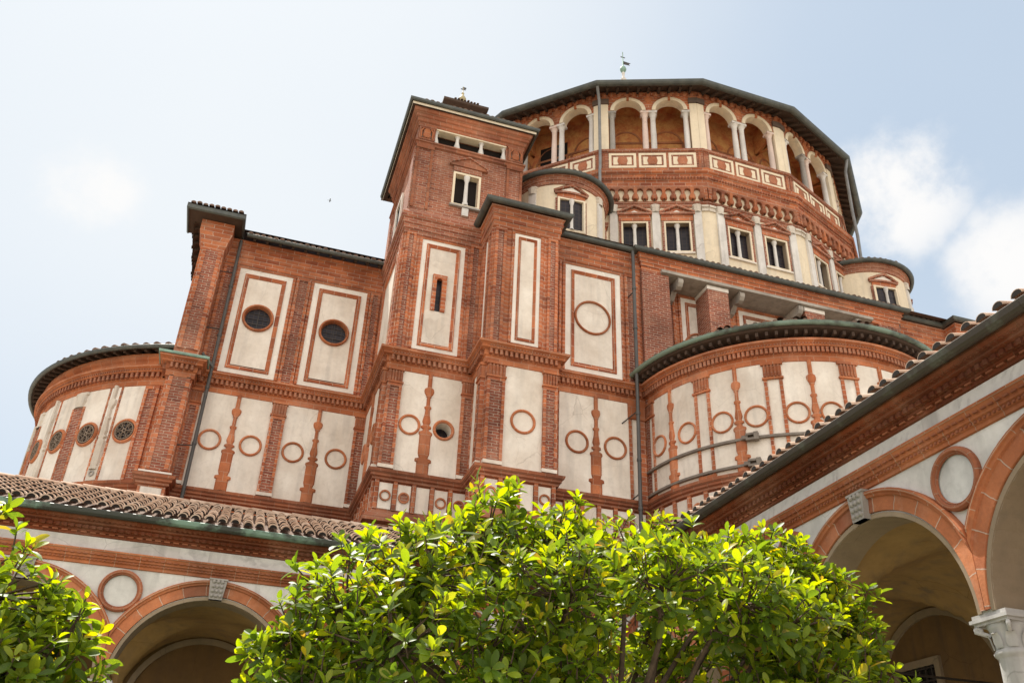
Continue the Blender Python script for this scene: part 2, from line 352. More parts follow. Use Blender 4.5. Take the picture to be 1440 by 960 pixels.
def frame(mb, W, u0, u1, z0, z1, w, d0, d1, m):
    """rectangular ring, mitred"""
    O = [(u0, z0), (u1, z0), (u1, z1), (u0, z1)]; I = [(u0 + w, z0 + w), (u1 - w, z0 + w), (u1 - w, z1 - w), (u0 + w, z1 - w)]
    for k in range(4):
        j = (k + 1) % 4
        vert = k % 2
        def uvp(p): return (p[1], p[0]) if vert else p
        mb.face([W(O[k][0], d1, O[k][1]), W(O[j][0], d1, O[j][1]), W(I[j][0], d1, I[j][1]), W(I[k][0], d1, I[k][1])], m, [uvp(O[k]), uvp(O[j]), uvp(I[j]), uvp(I[k])])
        for Q in (O, I):
            mb.face([W(Q[k][0], d0, Q[k][1]), W(Q[j][0], d0, Q[j][1]), W(Q[j][0], d1, Q[j][1]), W(Q[k][0], d1, Q[k][1])], m, [uvp(Q[k]), uvp(Q[j]), (uvp(Q[j])[0], uvp(Q[j])[1] + d1 - d0), (uvp(Q[k])[0], uvp(Q[k])[1] + d1 - d0)])
def moulding(mb, W, u0, u1, z0, z1, prof, m):
    """rectangular mitred frame with a section prof = [(inset, d), ...] from the outside in"""
    for (w0, d0), (w1, d1) in zip(prof, prof[1:]):
        A = [(u0 + w0, z0 + w0), (u1 - w0, z0 + w0), (u1 - w0, z1 - w0), (u0 + w0, z1 - w0)]
        B = [(u0 + w1, z0 + w1), (u1 - w1, z0 + w1), (u1 - w1, z1 - w1), (u0 + w1, z1 - w1)]
        for k in range(4):
            j = (k + 1) % 4; v = k % 2
            f = (lambda p: (p[1], p[0])) if v else (lambda p: p)
            mb.face([W(A[k][0], d0, A[k][1]), W(A[j][0], d0, A[j][1]), W(B[j][0], d1, B[j][1]), W(B[k][0], d1, B[k][1])], m, [f(A[k]), f(A[j]), f(B[j]), f(B[k])])
def ringpoly(mb, W, uc, zc, prof, m, n=36, a0=0.0, a1=2 * pi, clip=None):
    """ring with section prof = [(r, d), ...]; clip limits |u-uc|"""
    A = [a0 + (a1 - a0) * i / n for i in range(n + 1)]
    P = []; UV = []; s = 0
    for (r, d) in prof:
        row = []; uvr = []
        for a in A:
            rr = r
            if clip and abs(cos(a)) * r > clip: rr = clip / abs(cos(a))
            row.append(W(uc + rr * cos(a), d, zc + rr * sin(a))); uvr.append((a * prof[0][0], s))
        P.append(row); UV.append(uvr); s += 0.08
    mb.grid(P, m, UV, smooth=False)
def disc(mb, W, uc, zc, r, d, m, n=36):
    pts = [(uc + r * cos(2 * pi * i / n), zc + r * sin(2 * pi * i / n)) for i in range(n)]
    if W.curved:
        for i in range(n):
            a, b = pts[i], pts[(i + 1) % n]; mb.face([W(uc, d, zc), W(a[0], d, a[1]), W(b[0], d, b[1])], m, [(uc, zc), a, b])
    else: mb.face([W(a, d, b) for a, b in pts], m, pts)
def plate_hole(mb, W, u0, u1, z0, z1, uc, zc, r, d0, d1, m, n=40, mrev=None):
    """rectangular plate with a round opening"""
    def edge(a):
        c, s = cos(a), sin(a); k = []
        if c > 1e-9: k.append((u1 - uc) / c)
        if c < -1e-9: k.append((u0 - uc) / c)
        if s > 1e-9: k.append((z1 - zc) / s)
        if s < -1e-9: k.append((z0 - zc) / s)
        t = min(k); return (uc + c * t, zc + s * t)
    A = sorted([2 * pi * i / n for i in range(n)] + [atan2(z - zc, u - uc) % (2 * pi) for u in (u0, u1) for z in (z0, z1)])
    for i in range(len(A)):
        a, b = A[i], A[(i + 1) % len(A)]
        p, q = edge(a), edge(b); e = (uc + r * cos(a), zc + r * sin(a)); f = (uc + r * cos(b), zc + r * sin(b))
        mb.face([W(e[0], d1, e[1]), W(p[0], d1, p[1]), W(q[0], d1, q[1]), W(f[0], d1, f[1])], m, [e, p, q, f])
        mb.face([W(e[0], d0, e[1]), W(e[0], d1, e[1]), W(f[0], d1, f[1]), W(f[0], d0, f[1])], mrev or m, [(a * r, 0), (a * r, d1 - d0), (b * r, d1 - d0), (b * r, 0)])
def outline(mb, W, pts, d0, d1, m):
    """extruded outline (u,z), built from horizontal slices when given as half widths"""
    mb.face([W(a, d1, b) for a, b in pts], m, pts)
    for i in range(len(pts)):
        a, b = pts[i], pts[(i + 1) % len(pts)]
        mb.face([W(a[0], d0, a[1]), W(b[0], d0, b[1]), W(b[0], d1, b[1]), W(a[0], d1, a[1])], m, [a, b, (b[0] + .05, b[1]), (a[0] + .05, a[1])])
def silhouette(mb, W, uc, prof, d0, d1, m):
    """symmetric relief, prof = [(half width, z) ...] downwards, rounded across"""
    xs = (-1.0, -0.72, 0.0, 0.72, 1.0); ds = (0.0, 0.75, 1.0, 0.75, 0.0)
    P = [[W(uc + h * x, d0 + (d1 - d0) * k, z) for x, k in zip(xs, ds)] for h, z in prof]
    UV = [[(uc + h * x, z) for x in xs] for h, z in prof]
    mb.grid(P, m, UV, smooth=False)
def tube(mb, pts, r, m, n=8, caps=True):
    pts = [Vector(p) for p in pts]; P = []; UV = []; s = 0.0; up = Vector((0, 0, 1)); prev = None
    for i, p in enumerate(pts):
        d = (pts[min(i + 1, len(pts) - 1)] - pts[max(i - 1, 0)]).normalized()
        if prev is None: x = d.cross(up) if abs(d.z) < 0.95 else d.cross(Vector((1, 0, 0)))
        else: x = prev - d * prev.dot(d)
        x.normalize(); y = d.cross(x); prev = x
        if i: s += (p - pts[i - 1]).length
        rr = r[i] if isinstance(r, (list, tuple)) else r
        P.append([p + (x * cos(2 * pi * k / n) + y * sin(2 * pi * k / n)) * rr for k in range(n + 1)]); UV.append([(2 * pi * k / n * rr, s) for k in range(n + 1)])
    mb.grid(P, m, UV, smooth=True)
    if caps:
        for q in (P[0], P[-1]): mb.face(q[:-1], m, [(0, 0)] * n)
def lathe(mb, c, prof, m, n=16, smooth=True):
    P = [[(c[0] + r * cos(2 * pi * k / n), c[1] + r * sin(2 * pi * k / n), z) for k in range(n + 1)] for r, z in prof]
    UV = [[(2 * pi * k / n * 0.2, z) for k in range(n + 1)] for r, z in prof]
    mb.grid(P, m, UV, smooth)
def box(mb, x0, x1, y0, y1, z0, z1, m):
    slab(mb, Flat(0, y0, 1, 0), x0, x1, z0, z1, y0 - y1, 0.0, m, True, True)
    slab(mb, Flat(0, y1, -1, 0), -x1, -x0, z0, z1, 0, 0, m, False, False)
def offset_path(path, closed=False):
    n = len(path); out = []
    for i in range(n):
        p = path[i]
        a = path[i - 1] if (i > 0 or closed) else None
        b = path[(i + 1) % n] if (i < n - 1 or closed) else None
        def nrm(p, q):
            dx, dy = q[0] - p[0], q[1] - p[1]; k = hypot(dx, dy); return (dy / k, -dx / k)
        if a is None: v = nrm(p, b)
        elif b is None: v = nrm(a, p)
        else:
            n1, n2 = nrm(a, p), nrm(p, b); k = 1 + n1[0] * n2[0] + n1[1] * n2[1]; v = ((n1[0] + n2[0]) / k, (n1[1] + n2[1]) / k)
        out.append(v)
    return out
def sweep(mb, path, prof, m, closed=False, smooth=False, caps=True):
    """prof [(d, z)] carried along the plan path; d points to the right-hand side of travel"""
    off = offset_path(path, closed); pts = list(zip(path, off))
    if closed: pts.append(pts[0])
    s = [0.0]
    for (p, _), (q, _) in zip(pts, pts[1:]): s.append(s[-1] + hypot(q[0] - p[0], q[1] - p[1]))
    t = [0.0]
    for a, b in zip(prof, prof[1:]): t.append(t[-1] + hypot(b[0] - a[0], b[1] - a[1]))
    z0 = prof[0][1]
    for i in range(len(pts) - 1):
        for j in range(len(prof) - 1):
            q = []
            for (ii, jj) in ((i, j), (i + 1, j), (i + 1, j + 1), (i, j + 1)):
                (p, v) = pts[ii]; d, z = prof[jj]; q.append((p[0] + v[0] * d, p[1] + v[1] * d, z))
            mb.face(q, m, [(s[i], z0 + t[j]), (s[i + 1], z0 + t[j]), (s[i + 1], z0 + t[j + 1]), (s[i], z0 + t[j + 1])], smooth)
    if caps and not closed:
        for ii in (0, -1):
            (p, v) = pts[ii]; mb.face([(p[0] + v[0] * d, p[1] + v[1] * d, z) for d, z in prof], m, [(d, z) for d, z in prof])
def along(path, pitch, margin=0.0, closed=False):
    """points every pitch along each straight run: (x, y, tangent, normal)"""
    P = list(path) + ([path[0]] if closed else [])
    out = []
    for p, q in zip(P, P[1:]):
        L = hypot(q[0] - p[0], q[1] - p[1]); n = int((L - 2 * margin) / pitch + 0.5)
        if n < 1: continue
        t = ((q[0] - p[0]) / L, (q[1] - p[1]) / L)
        for i in range(n):
            s = margin + (L - 2 * margin) * (i + 0.5) / n; out.append((p[0] + t[0] * s, p[1] + t[1] * s, t, (t[1], -t[0])))
    return out
def dentils(mb, path, pitch, w, z0, z1, d0, d1, m, closed=False, margin=0.0):
    for (x, y, t, n) in along(path, pitch, margin, closed):
        W = Flat(x, y, t[0], t[1]); slab(mb, W, -w / 2, w / 2, z0, z1, d0, d1, m)
def arc(cx, cy, R, a0, a1, step=4.0):
    n = max(2, int(abs(a1 - a0) / step)); return [(cx + R * cos(radians(a0 + (a1 - a0) * i / n)), cy + R * sin(radians(a0 + (a1 - a0) * i / n))) for i in range(n + 1)]
def gutter(mb, path, d, z, r, m, closed=False, brackets=None):
    """half-round gutter along a plan path"""
    prof = [(d - r, z + r * 0.55), (d - r * 0.95, z + r * 0.1)] + [(d + r * sin(a), z - r * cos(a)) for a in [radians(x) for x in (-60, -30, 0, 30, 60, 85)]] + [(d + r * 1.12, z + r * 0.35), (d + r * 0.9, z + r * 0.55)]
    sweep(mb, path, prof, m, closed, smooth=False)
    if brackets:
        for (x, y, t, n) in along(path, brackets, 0, closed):
            W = Flat(x, y, t[0], t[1]); pr = [(d - r * 1.0, z + r * .1)] + [(d + r * 1.08 * sin(a), z - r * 1.08 * cos(a)) for a in [radians(k) for k in (-60, -30, 0, 30, 60, 90)]]
            for (d0, z0), (d1, z1) in zip(pr, pr[1:]): mb.face([W(-.02, d0, z0), W(.02, d0, z0), W(.02, d1, z1), W(-.02, d1, z1)], m, [(0, 0)] * 4)
def barrel_row(mb, path, d0, d1, z0, z1, pitch, r, m, closed=False):
    """one row of barrel tiles whose lower ends show along an eave: from (d0,z0) outwards-down to (d1,z1)"""
    for (x, y, t, n) in along(path, pitch, 0, closed):
        W = Flat(x, y, t[0], t[1]); id_ = (random.random(), random.random())
        j = random.uniform(-.025, .025)
        P = [[W(r * cos(a), d, z + r * 0.85 * sin(a)) for a in [pi * k / 6 for k in range(7)]] for d, z in ((d0, z0), (d1 + j, z1))]
        mb.grid(P, m, [[id_] * 7] * 2, smooth=True)
        Q = P[1]; mb.face(Q, 'roof_tile_dark', [id_] * 7)

# ------------------------------------------------------------------ object helpers
def tagged(o, label, cat, group=None):
    o['label'] = label; o['category'] = cat
    if group: o['group'] = group
    return o
def empty(name, loc, label, cat, group=None):
    o = bpy.data.objects.new(name, None); COL.objects.link(o); o.location = loc; o.empty_display_size = 0.5
    tagged(o, label, cat, group); return o
class Vol:
    """a part mesh with sub-parts; sub(name) opens a fresh MB, built on close()"""
    def __init__(s, name, root): s.mb = MB(); s.name = name; s.root = root; s.subs = []
    def sub(s, name): m = MB(); s.subs.append((name, m)); return m
    def close(s, label=None):
        o = s.mb.build(s.name, s.root)
        o.matrix_parent_inverse = s.root.matrix_basis.inverted()
        if label: o['label'] = label
        for n, m in s.subs:
            if m.f: m.build(n, o)
        return o

# ------------------------------------------------------------------ ground
def ground():
    mb = MB(); s = 1500
    mb.face([(-s, -s, 0), (s, -s, 0), (s, s, 0), (-s, s, 0)], 'gravel', [(-s, -s), (s, -s), (s, s), (-s, s)])
    o = mb.build('ground'); o['kind'] = 'structure'
    mb = MB(); mb.face([(-9, -8, .004), (6.2, -8, .004), (6.2, 15.6, .004), (-9, 15.6, .004)], 'paving_stone', [(-9, -8), (6, -8), (6, 15), (-9, 15)])
    o = mb.build('garden_path'); o['kind'] = 'structure'
    mb = MB(); mb.face([(-7, 3.4, .008), (5.2, 3.4, .008), (5.2, 14.2, .008), (-7, 14.2, .008)], 'earth_grass', [(-7, 3), (5, 3), (5, 14), (-7, 14)])
    o = mb.build('lawn'); o['kind'] = 'structure'
ground()

# ------------------------------------------------------------------ church
church = empty('church', (16.05, 33, 0), 'large red brick and cream plaster basilica with a round arcaded drum', 'church')

CORN = [(0, 13.90), (.05, 13.92), (.05, 14.12), (.085, 14.14), (.085, 14.31), (.20, 14.325), (.22, 14.36), (.20, 14.395), (.25, 14.43), (.30, 14.455), (.31, 14.515), (0, 14.60)]
def main_cornice(vol, path, closed=False, pitch=.15):
    mb = vol.sub('cornice'); sweep(mb, path, CORN, 'terracotta_smooth', closed)
    dentils(mb, path, pitch, pitch * .55, 14.15, 14.31, .08, .185, 'terracotta_dull', closed)
    dentils(mb, path, pitch * .6, pitch * .32, 14.365, 14.40, .19, .235, 'terracotta_dull', closed)
BASE = [(0, 10.48), (.08, 10.50), (.08, 10.57), (.14, 10.60), (.14, 10.66), (.20, 10.70), (.22, 10.775), (0, 10.82)]
PLINTH = [(0, 9.30), (.22, 9.32), (.22, 9.44), (.16, 9.50), (.10, 9.58), (.06, 9.66), (0, 9.68)]
def base_band(vol, path, closed=False, plinth=True):
    mb = vol.sub('base_moulding'); sweep(mb, path, BASE, 'terracotta_dull', closed)
    if plinth: sweep(vol.sub('plinth'), path, PLINTH, 'terracotta_dull', closed)
def upper_cornice(vol, path, zs=18.78, ztop=19.56, ext=0.0):
    h = ztop - zs
    mb = vol.sub('upper_cornice')
    sweep(mb, path, [(0, zs), (.04, zs + .03), (.04, zs + .30 * h), (.075, zs + .34 * h), (.075, zs + .62 * h), (.13, zs + .67 * h), (.13, zs + .72 * h), (.11, zs + .75 * h), (.11, zs + .92 * h), (.17, ztop - .02), (.17, ztop), (0, ztop + .06)], 'terracotta_blocks')
def field(vol, W, u0, u1, z0=10.84, z1=13.91, m='plaster'):
    mb = vol.sub('plaster_panel'); slab(mb, W, u0, u1, z0, z1, 0, .03, m)
def pilaster(vol, W, uc, w, z0=10.84, z1=13.91, d=.12, infill='rough_brick', open_=False):
    mb = vol.sub('pilaster'); b = .085; h = w / 2; cz = z1 - .47
    slab(mb, W, uc - h, uc - h + b, z0 + .10, cz, 0, d, 'terracotta_blocks'); slab(mb, W, uc + h - b, uc + h, z0 + .10, cz, 0, d, 'terracotta_blocks')
    slab(mb, W, uc - h + b, uc + h - b, z0 + .10, cz, 0, .035 if open_ else d - .04, infill, False)
    slab(mb, W, uc - h + b, uc + h - b, cz - .10, cz, 0, d, 'terracotta_blocks', False); 
    slab(mb, W, uc - h - .01, uc + h + .01, z0, z0 + .10, 0, d + .02, 'plaster')
    slab(mb, W, uc - h - .03, uc + h + .03, cz, cz + .05, 0, d + .035, 'terracotta_smooth')
    slab(mb, W, uc - h, uc + h, cz + .05, z1 - .06, 0, d - .01, 'terracotta_smooth')
    k = 5
    for i in range(k):
        a = uc - h + w * (i + .22) / k; slab(mb, W, a, a + w / k * .56, cz + .06, z1 - .07, d - .02, d + .025, 'terracotta_dull')
    slab(mb, W, uc - h - .03, uc + h + .03, z1 - .06, z1 + .015, 0, d + .04, 'terracotta_smooth')
CAND = [(.085, 13.94), (.07, 13.90), (.07, 13.50), (.085, 13.485), (.15, 13.46), (.165, 13.40), (.15, 13.32), (.10, 13.25), (.075, 13.22), (.095, 13.20), (.06, 13.18), (.06, 12.90), (.115, 12.885), (.115, 12.84), (.075, 12.80), (.085, 12.66), (.12, 12.50), (.135, 12.42), (.10, 12.34), (.095, 12.30), (.17, 12.275), (.17, 12.22), (.10, 12.19), (.10, 12.14), (.215, 12.10), (.225, 12.04), (.185, 11.98), (.185, 11.62), (.185, 11.44), (.15, 11.34), (.135, 11.30), (.26, 11.28), (.27, 11.20), (.20, 11.17), (.20, 10.83)]
def candelabrum(vol, W, uc, m='terracotta_smooth', s=1.0, name='candelabrum'):
    mb = vol.sub(name); silhouette(mb, W, uc, [(h * s, z) for h, z in CAND], .0, .11, m)
def roundel(vol, W, uc, zc, r=.34, w=.075, name='roundel', d=.085, m='terracotta_smooth'):
    mb = vol.sub(name); ringpoly(mb, W, uc, zc, [(r, .0), (r, d * .7), (r - w * .3, d), (r - w * .7, d), (r - w, d * .6), (r - w, .02)], m)
def oculus(vol, W, uc, zc, r, w, dg, spokes=0, cross=True):
    """round window: ring, splayed reveal and leaded pane at depth dg"""
    mb = vol.sub('oculus_window'); ringpoly(mb, W, uc, zc, [(r + w, .0), (r + w, .06), (r + w * .6, .10), (r + w * .2, .10), (r, .07), (r * .97, .02), (r * .93, dg)], 'terracotta_smooth')
    disc(mb, W, uc, zc, r * .98, dg + .005, 'dark_glass')
    if spokes:
        ringpoly(mb, W, uc, zc, [(r * .93, dg), (r * .93, dg + .06), (r * .84, dg + .06), (r * .84, dg)], 'tracery', 28)
        for k in range(spokes):
            a = 2 * pi * k / spokes; c, s = cos(a), sin(a); t = .011
            q = [(uc + c * r * .18 - s * t, zc + s * r * .18 + c * t), (uc + c * r * .18 + s * t, zc + s * r * .18 - c * t), (uc + c * r * .86 + s * t, zc + s * r * .86 - c * t), (uc + c * r * .86 - s * t, zc + s * r * .86 + c * t)]
            outline(mb, W, q, dg, dg + .05, 'tracery')
            a += pi / spokes
            ringpoly(mb, W, uc + cos(a) * r * .66, zc + sin(a) * r * .66, [(r * .225, dg), (r * .225, dg + .045), (r * .185, dg + .045), (r * .185, dg)], 'tracery', 12)
        ringpoly(mb, W, uc, zc, [(r * .22, dg), (r * .22, dg + .055), (r * .12, dg + .055), (r * .12, dg)], 'tracery', 14)
    elif cross:
        slab(mb, W, uc - .012, uc + .012, zc - r * .93, zc + r * .93, dg, dg + .03, 'iron'); 
        for k in (-.45, 0, .45): slab(mb, W, uc - r * .85, uc + r * .85, zc + k * r - .008, zc + k * r + .008, dg, dg + .025, 'iron')
def panel(vol, W, u0, u1, z0, z1, a=.19, b=.14, hole=None, rect=None, inner='plaster'):
    """plaster field framed by a terracotta moulding; hole = (uc, zc, r) opens the middle"""
    mb = vol.sub('wall_panel')
    frame(mb, W, u0, u1, z0, z1, a, 0, .02, 'plaster_white')
    moulding(mb, W, u0 + a, u1 - a, z0 + a * .8, z1 - a, [(0, .02), (.01, .06), (b * .35, .06), (b * .5, .035), (b * .8, .035), (b, -.005)], 'terracotta_blocks')
    i = a + b * .9
    if hole: plate_hole(mb, W, u0 + i, u1 - i, z0 + i, z1 - i, hole[0], hole[1], hole[2], -.34, -.004, inner, mrev='plaster_white')
    elif rect: holes(mb, W, u0 + i, u1 - i, z0 + i, z1 - i, [rect], -.34, .0, inner, 'terracotta_blocks')
    else: slab(mb, W, u0 + i, u1 - i, z0 + i, z1 - i, -.05, .012, inner, False, False)
    slab(mb, W, u0 - .0, u1 + .0, z1, z1 + .05, 0, .045, 'terracotta_smooth')
    slab(mb, W, u0 - .09, u0, z0, z1 + .05, 0, .045, 'terracotta_blocks'); slab(mb, W, u1, u1 + .09, z0, z1 + .05, 0, .045, 'terracotta_blocks')
def strip(vol, W, u0, u1, z0, z1, d=.06):
    """upper pilaster strip: terracotta edges, weathered brick between"""
    mb = vol.sub('pilaster'); b = min(.10, (u1 - u0) * .25)
    slab(mb, W, u0, u0 + b, z0, z1, 0, d, 'terracotta_blocks'); slab(mb, W, u1 - b, u1, z0, z1, 0, d, 'terracotta_blocks')
    slab(mb, W, u0 + b, u1 - b, z0, z1 - .1, 0, d - .035, 'rough_brick', False); slab(mb, W, u0 + b, u1 - b, z1 - .1, z1, 0, d, 'terracotta_blocks', False)
def base_frieze(vol, W, u0, u1, n, z0=9.72, z1=10.45):
    mb = vol.sub('base_frieze'); p = (u1 - u0) / n
    for i in range(n):
        a = u0 + p * i
        slab(mb, W, a - .055, a + .055, z0 - .04, z1 + .05, 0, .07, 'terracotta_blocks')
        slab(mb, W, a + .075, a + p - .075, z0, z1, 0, .02, 'plaster', False)
        rr = min(.155, p * .34)
        if i % 3 != 2: ringpoly(mb, W, a + p / 2, (z0 + z1) / 2, [(rr, .02), (rr, .065), (rr - .045, .065), (rr - .045, .02)], 'terracotta_smooth', 20)
        if i % 3 == 1: disc(mb, W, a + p / 2, (z0 + z1) / 2, rr - .045, .035, 'rough_brick', 20)
    slab(mb, W, u1 - .055, u1 + .055, z0 - .04, z1 + .05, 0, .07, 'terracotta_blocks')
def downpipe(vol, pts, r=.055, m='pipe_metal', stays=()):
    mb = vol.sub('downpipe'); tube(mb, pts, r, m, 8)
    for p, q in stays: tube(mb, [p, q], .02, 'iron', 5)
    a, b = Vector(pts[0]), Vector(pts[-1])
    n = int((a - b).length / 1.9)
    for i in range(1, n + 1):
        c = a.lerp(b, i / (n + 1)); dv = (b - a).normalized()
        if len(pts) == 2: tube(mb, [c - dv * .04, c + dv * .04], r * 1.3, m, 8)
def eave(vol, path, zw, dz, d, tilepitch=.21, closed=False, rafters=.42, edge='gutter_dark', name='roof', gut=None):
    """overhanging eave: boarded soffit, rafter ends, barrel tiles, edge gutter. zw = height at the wall, falls dz over the overhang d"""
    mb = vol.sub(name)
    sweep(mb, path, [(-.05, zw), (d, zw - dz), (d, zw - dz + .07), (-.4, zw + .10 + .4 * dz / d)], 'eave_timber', closed)
    for (x, y, t, n) in along(path, rafters, .05, closed):
        W = Flat(x, y, t[0], t[1])
        q = [W(s, dd, zz) for s in (-.045, .045) for dd, zz in ((-.02, zw - .13), (-.02, zw - .002), (d - .05, zw - dz - .002), (d - .05, zw - dz - .09))]
        for f in ((0, 1, 2, 3), (4, 5, 6, 7), (0, 3, 7, 4), (3, 2, 6, 7)): mb.face([q[i] for i in f], 'eave_timber', [(0, 0), (0, .1), (.4, .1), (.4, 0)])
    sweep(mb, path, [(d + .04, zw - dz + .10), (-.5, zw + .16 + .5 * dz / d)], 'roof_tile_dark', closed, caps=False)
    barrel_row(mb, path, -.45, d + .06, zw + .14 + .45 * dz / d, zw - dz + .09, tilepitch, tilepitch * .40, 'roof_tile_dark', closed)
    if gut:
        g = vol.sub('gutter'); gutter(g, path, d + gut * .75, zw - dz + .015, gut, edge, closed, brackets=1.1)

FRONT = lambda y: Flat(0, y, 1, 0)           # u = x, outward is towards the viewer (-y)
# ---- choir
def build_choir():
    V = Vol('choir', church); W = FRONT(26.4); mb = V.mb
    x0, x1 = -3.02, 3.4
    box(mb, x0, x1, 26.74, 39.0, 0, 19.72, 'terracotta_blocks')
    hs = [(-1.37, -.255, 14.93, 18.27), (1.095, 2.255, 14.93, 18.27)]
    holes(mb, W, x0, x1, 0, 19.72, hs, -.36, 0, 'terracotta_blocks')
    main_cornice(V, [(x0, 27.2), (x0, 26.4), (x1, 26.4)])
    base_band(V, [(x0, 26.4), (x1, 26.4)])
    panel(V, W, -1.69, .045, 14.68, 18.6, hole=(-.815, 16.8, .425)); oculus(V, W, -.815, 16.8, .43, .075, -.10)
    panel(V, W, .77, 2.59, 14.68, 18.6, hole=(1.67, 16.8, .425)); oculus(V, W, 1.67, 16.8, .43, .075, -.10)
    strip(V, W, .17, .65, 14.64, 18.66); strip(V, W, 2.72, 3.05, 14.64, 18.66); strip(V, W, -2.22, -1.83, 14.64, 18.66)
    for a, b in ((-1.92, -.0), (.3, 2.9)): field(V, W, a if a > -1.9 else -1.95, b + .32 if b < .3 else b)
    slabm = V.sub('plaster_panel')
    pilaster(V, W, .40, .44); pilaster(V, W, 2.99, .42); pilaster(V, W, -2.13, .36, infill='rough_brick')
    candelabrum(V, W, -.85); candelabrum(V, W, 1.65)
    for u in (-1.45, -.25, 1.02, 2.34): roundel(V, W, u, 12.36)
    upper_cornice(V, [(x0, 26.4), (x1, 26.4)], 18.7, 19.62)
    eave(V, [(-1.7, 26.4), (3.1, 26.4)], 19.84, .28, .52, .21, edge='gutter_dark', gut=.07)
    # east side eave running back, and the hood over the corner
    sweep(V.sub('upper_cornice'), [(x0, 33), (x0, 26.4)], [(0, 18.7), (.05, 18.75), (.05, 19.2), (.1, 19.3), (.1, 19.65), (0, 19.7)], 'terracotta_blocks')
    eave(V, [(x0, 38.5), (x0, 25.9)], 19.9, .28, .42, .21)
    r = V.sub('roof')
    r.face([(-3.5, 26.0, 19.9), (3.4, 26.0, 19.9), (3.4, 32.7, 22.5), (0.2, 32.7, 22.5)], 'roof_tile_dark', [(0, 0), (6, 0), (6, 6), (3, 6)])
    r.face([(-3.5, 39.4, 19.9), (-3.5, 26.0, 19.9), (.2, 32.7, 22.5)], 'roof_tile_dark', [(0, 0), (13, 0), (6, 5)])
    downpipe(V, [(-1.86, 26.12, 19.5), (-1.82, 26.1, 10.2)], .055, 'pipe_metal', stays=[((-1.85, 26.1, 18.15), (-2.5, 25.9, 18.0)), ((-1.84, 26.1, 16.0), (-2.5, 25.9, 15.85)), ((-1.82, 26.1, 12.0), (-2.5, 25.95, 11.85))])
    downpipe(V, [(-1.80, 26.08, 14.6), (-2.2, 25.9, 14.95)], .05)
    downpipe(V, [(3.06, 26.0, 19.6), (3.08, 26.0, 20.3), (3.14, 25.9, 21.3)], .012, 'iron')
    V.close()
build_choir()

# ---- corner pier between choir and its apse
def build_pier():
    V = Vol('corner_buttress', church); mb = V.mb; yf = 25.75
    box(mb, -3.02, -2.28, yf, 26.5, 0, 18.78, 'terracotta_blocks')
    # flaring head under the hood
    sweep(mb, [(-3.02, 26.5), (-3.02, yf), (-2.28, yf), (-2.28, 26.5)], [(0, 18.75), (.03, 18.8), (.06, 19.0), (.13, 19.2), (.15, 19.25), (.15, 19.68), (0, 19.7)], 'terracotta_blocks')
    W = FRONT(yf)
    s = V.sub('pilaster')
    for z0, z1, m in ((10.95, 13.6, 'rough_brick'), (13.62, 13.95, 'rough_brick'), (14.9, 18.62, 'rough_brick')):
        slab(s, W, -2.95, -2.83, z0, z1, 0, .05, 'terracotta_blocks'); slab(s, W, -2.45, -2.33, z0, z1, 0, .05, 'terracotta_blocks'); slab(s, W, -2.83, -2.45, z0, z1, 0, .03, m, False)
    path = [(-3.02, 26.6), (-3.02, yf), (-2.28, yf), (-2.28, 26.4)]
    main_cornice(V, path, pitch=.14)
    g = V.sub('copper_cap'); sweep(g, path, [(0, 14.62), (.34, 14.52), (.36, 14.55), (.36, 14.60), (0, 14.72)], 'verdigris')
    base_band(V, path)
    slab(V.sub('base_moulding'), W, -3.1, -2.2, 10.83, 10.88, -.1, .12, 'plaster_white')
    bf = V.sub('base_frieze'); slab(bf, W, -2.93, -2.37, 9.72, 10.42, 0, .02, 'plaster', False); ringpoly(bf, W, -2.65, 9.95, [(.27, .02), (.27, .07), (.2, .07), (.2, .02)], 'terracotta_smooth', 24)
    # hood: boarded soffit, gutter fascia and tiles
    h = V.sub('roof'); hp = [(-3.60, 26.6), (-3.60, 25.20), (-1.90, 25.20), (-1.90, 26.4)]
    h.face([(x, y, 19.70) for x, y in hp], 'eave_timber', [(0, 0), (0, 1), (1, 1), (1, 0)])
    sweep(h, hp, [(0, 19.70), (.03, 19.66), (.08, 19.70), (.08, 19.84), (-.2, 19.92)], 'gutter_dark')
    sweep(h, hp, [(.08, 19.88), (-.75, 20.25)], 'roof_tile_dark', caps=False)
    barrel_row(h, hp[1:3], -.5, .12, 20.12, 19.90, .2, .085, 'roof_tile_dark')
    V.close()
build_pier()

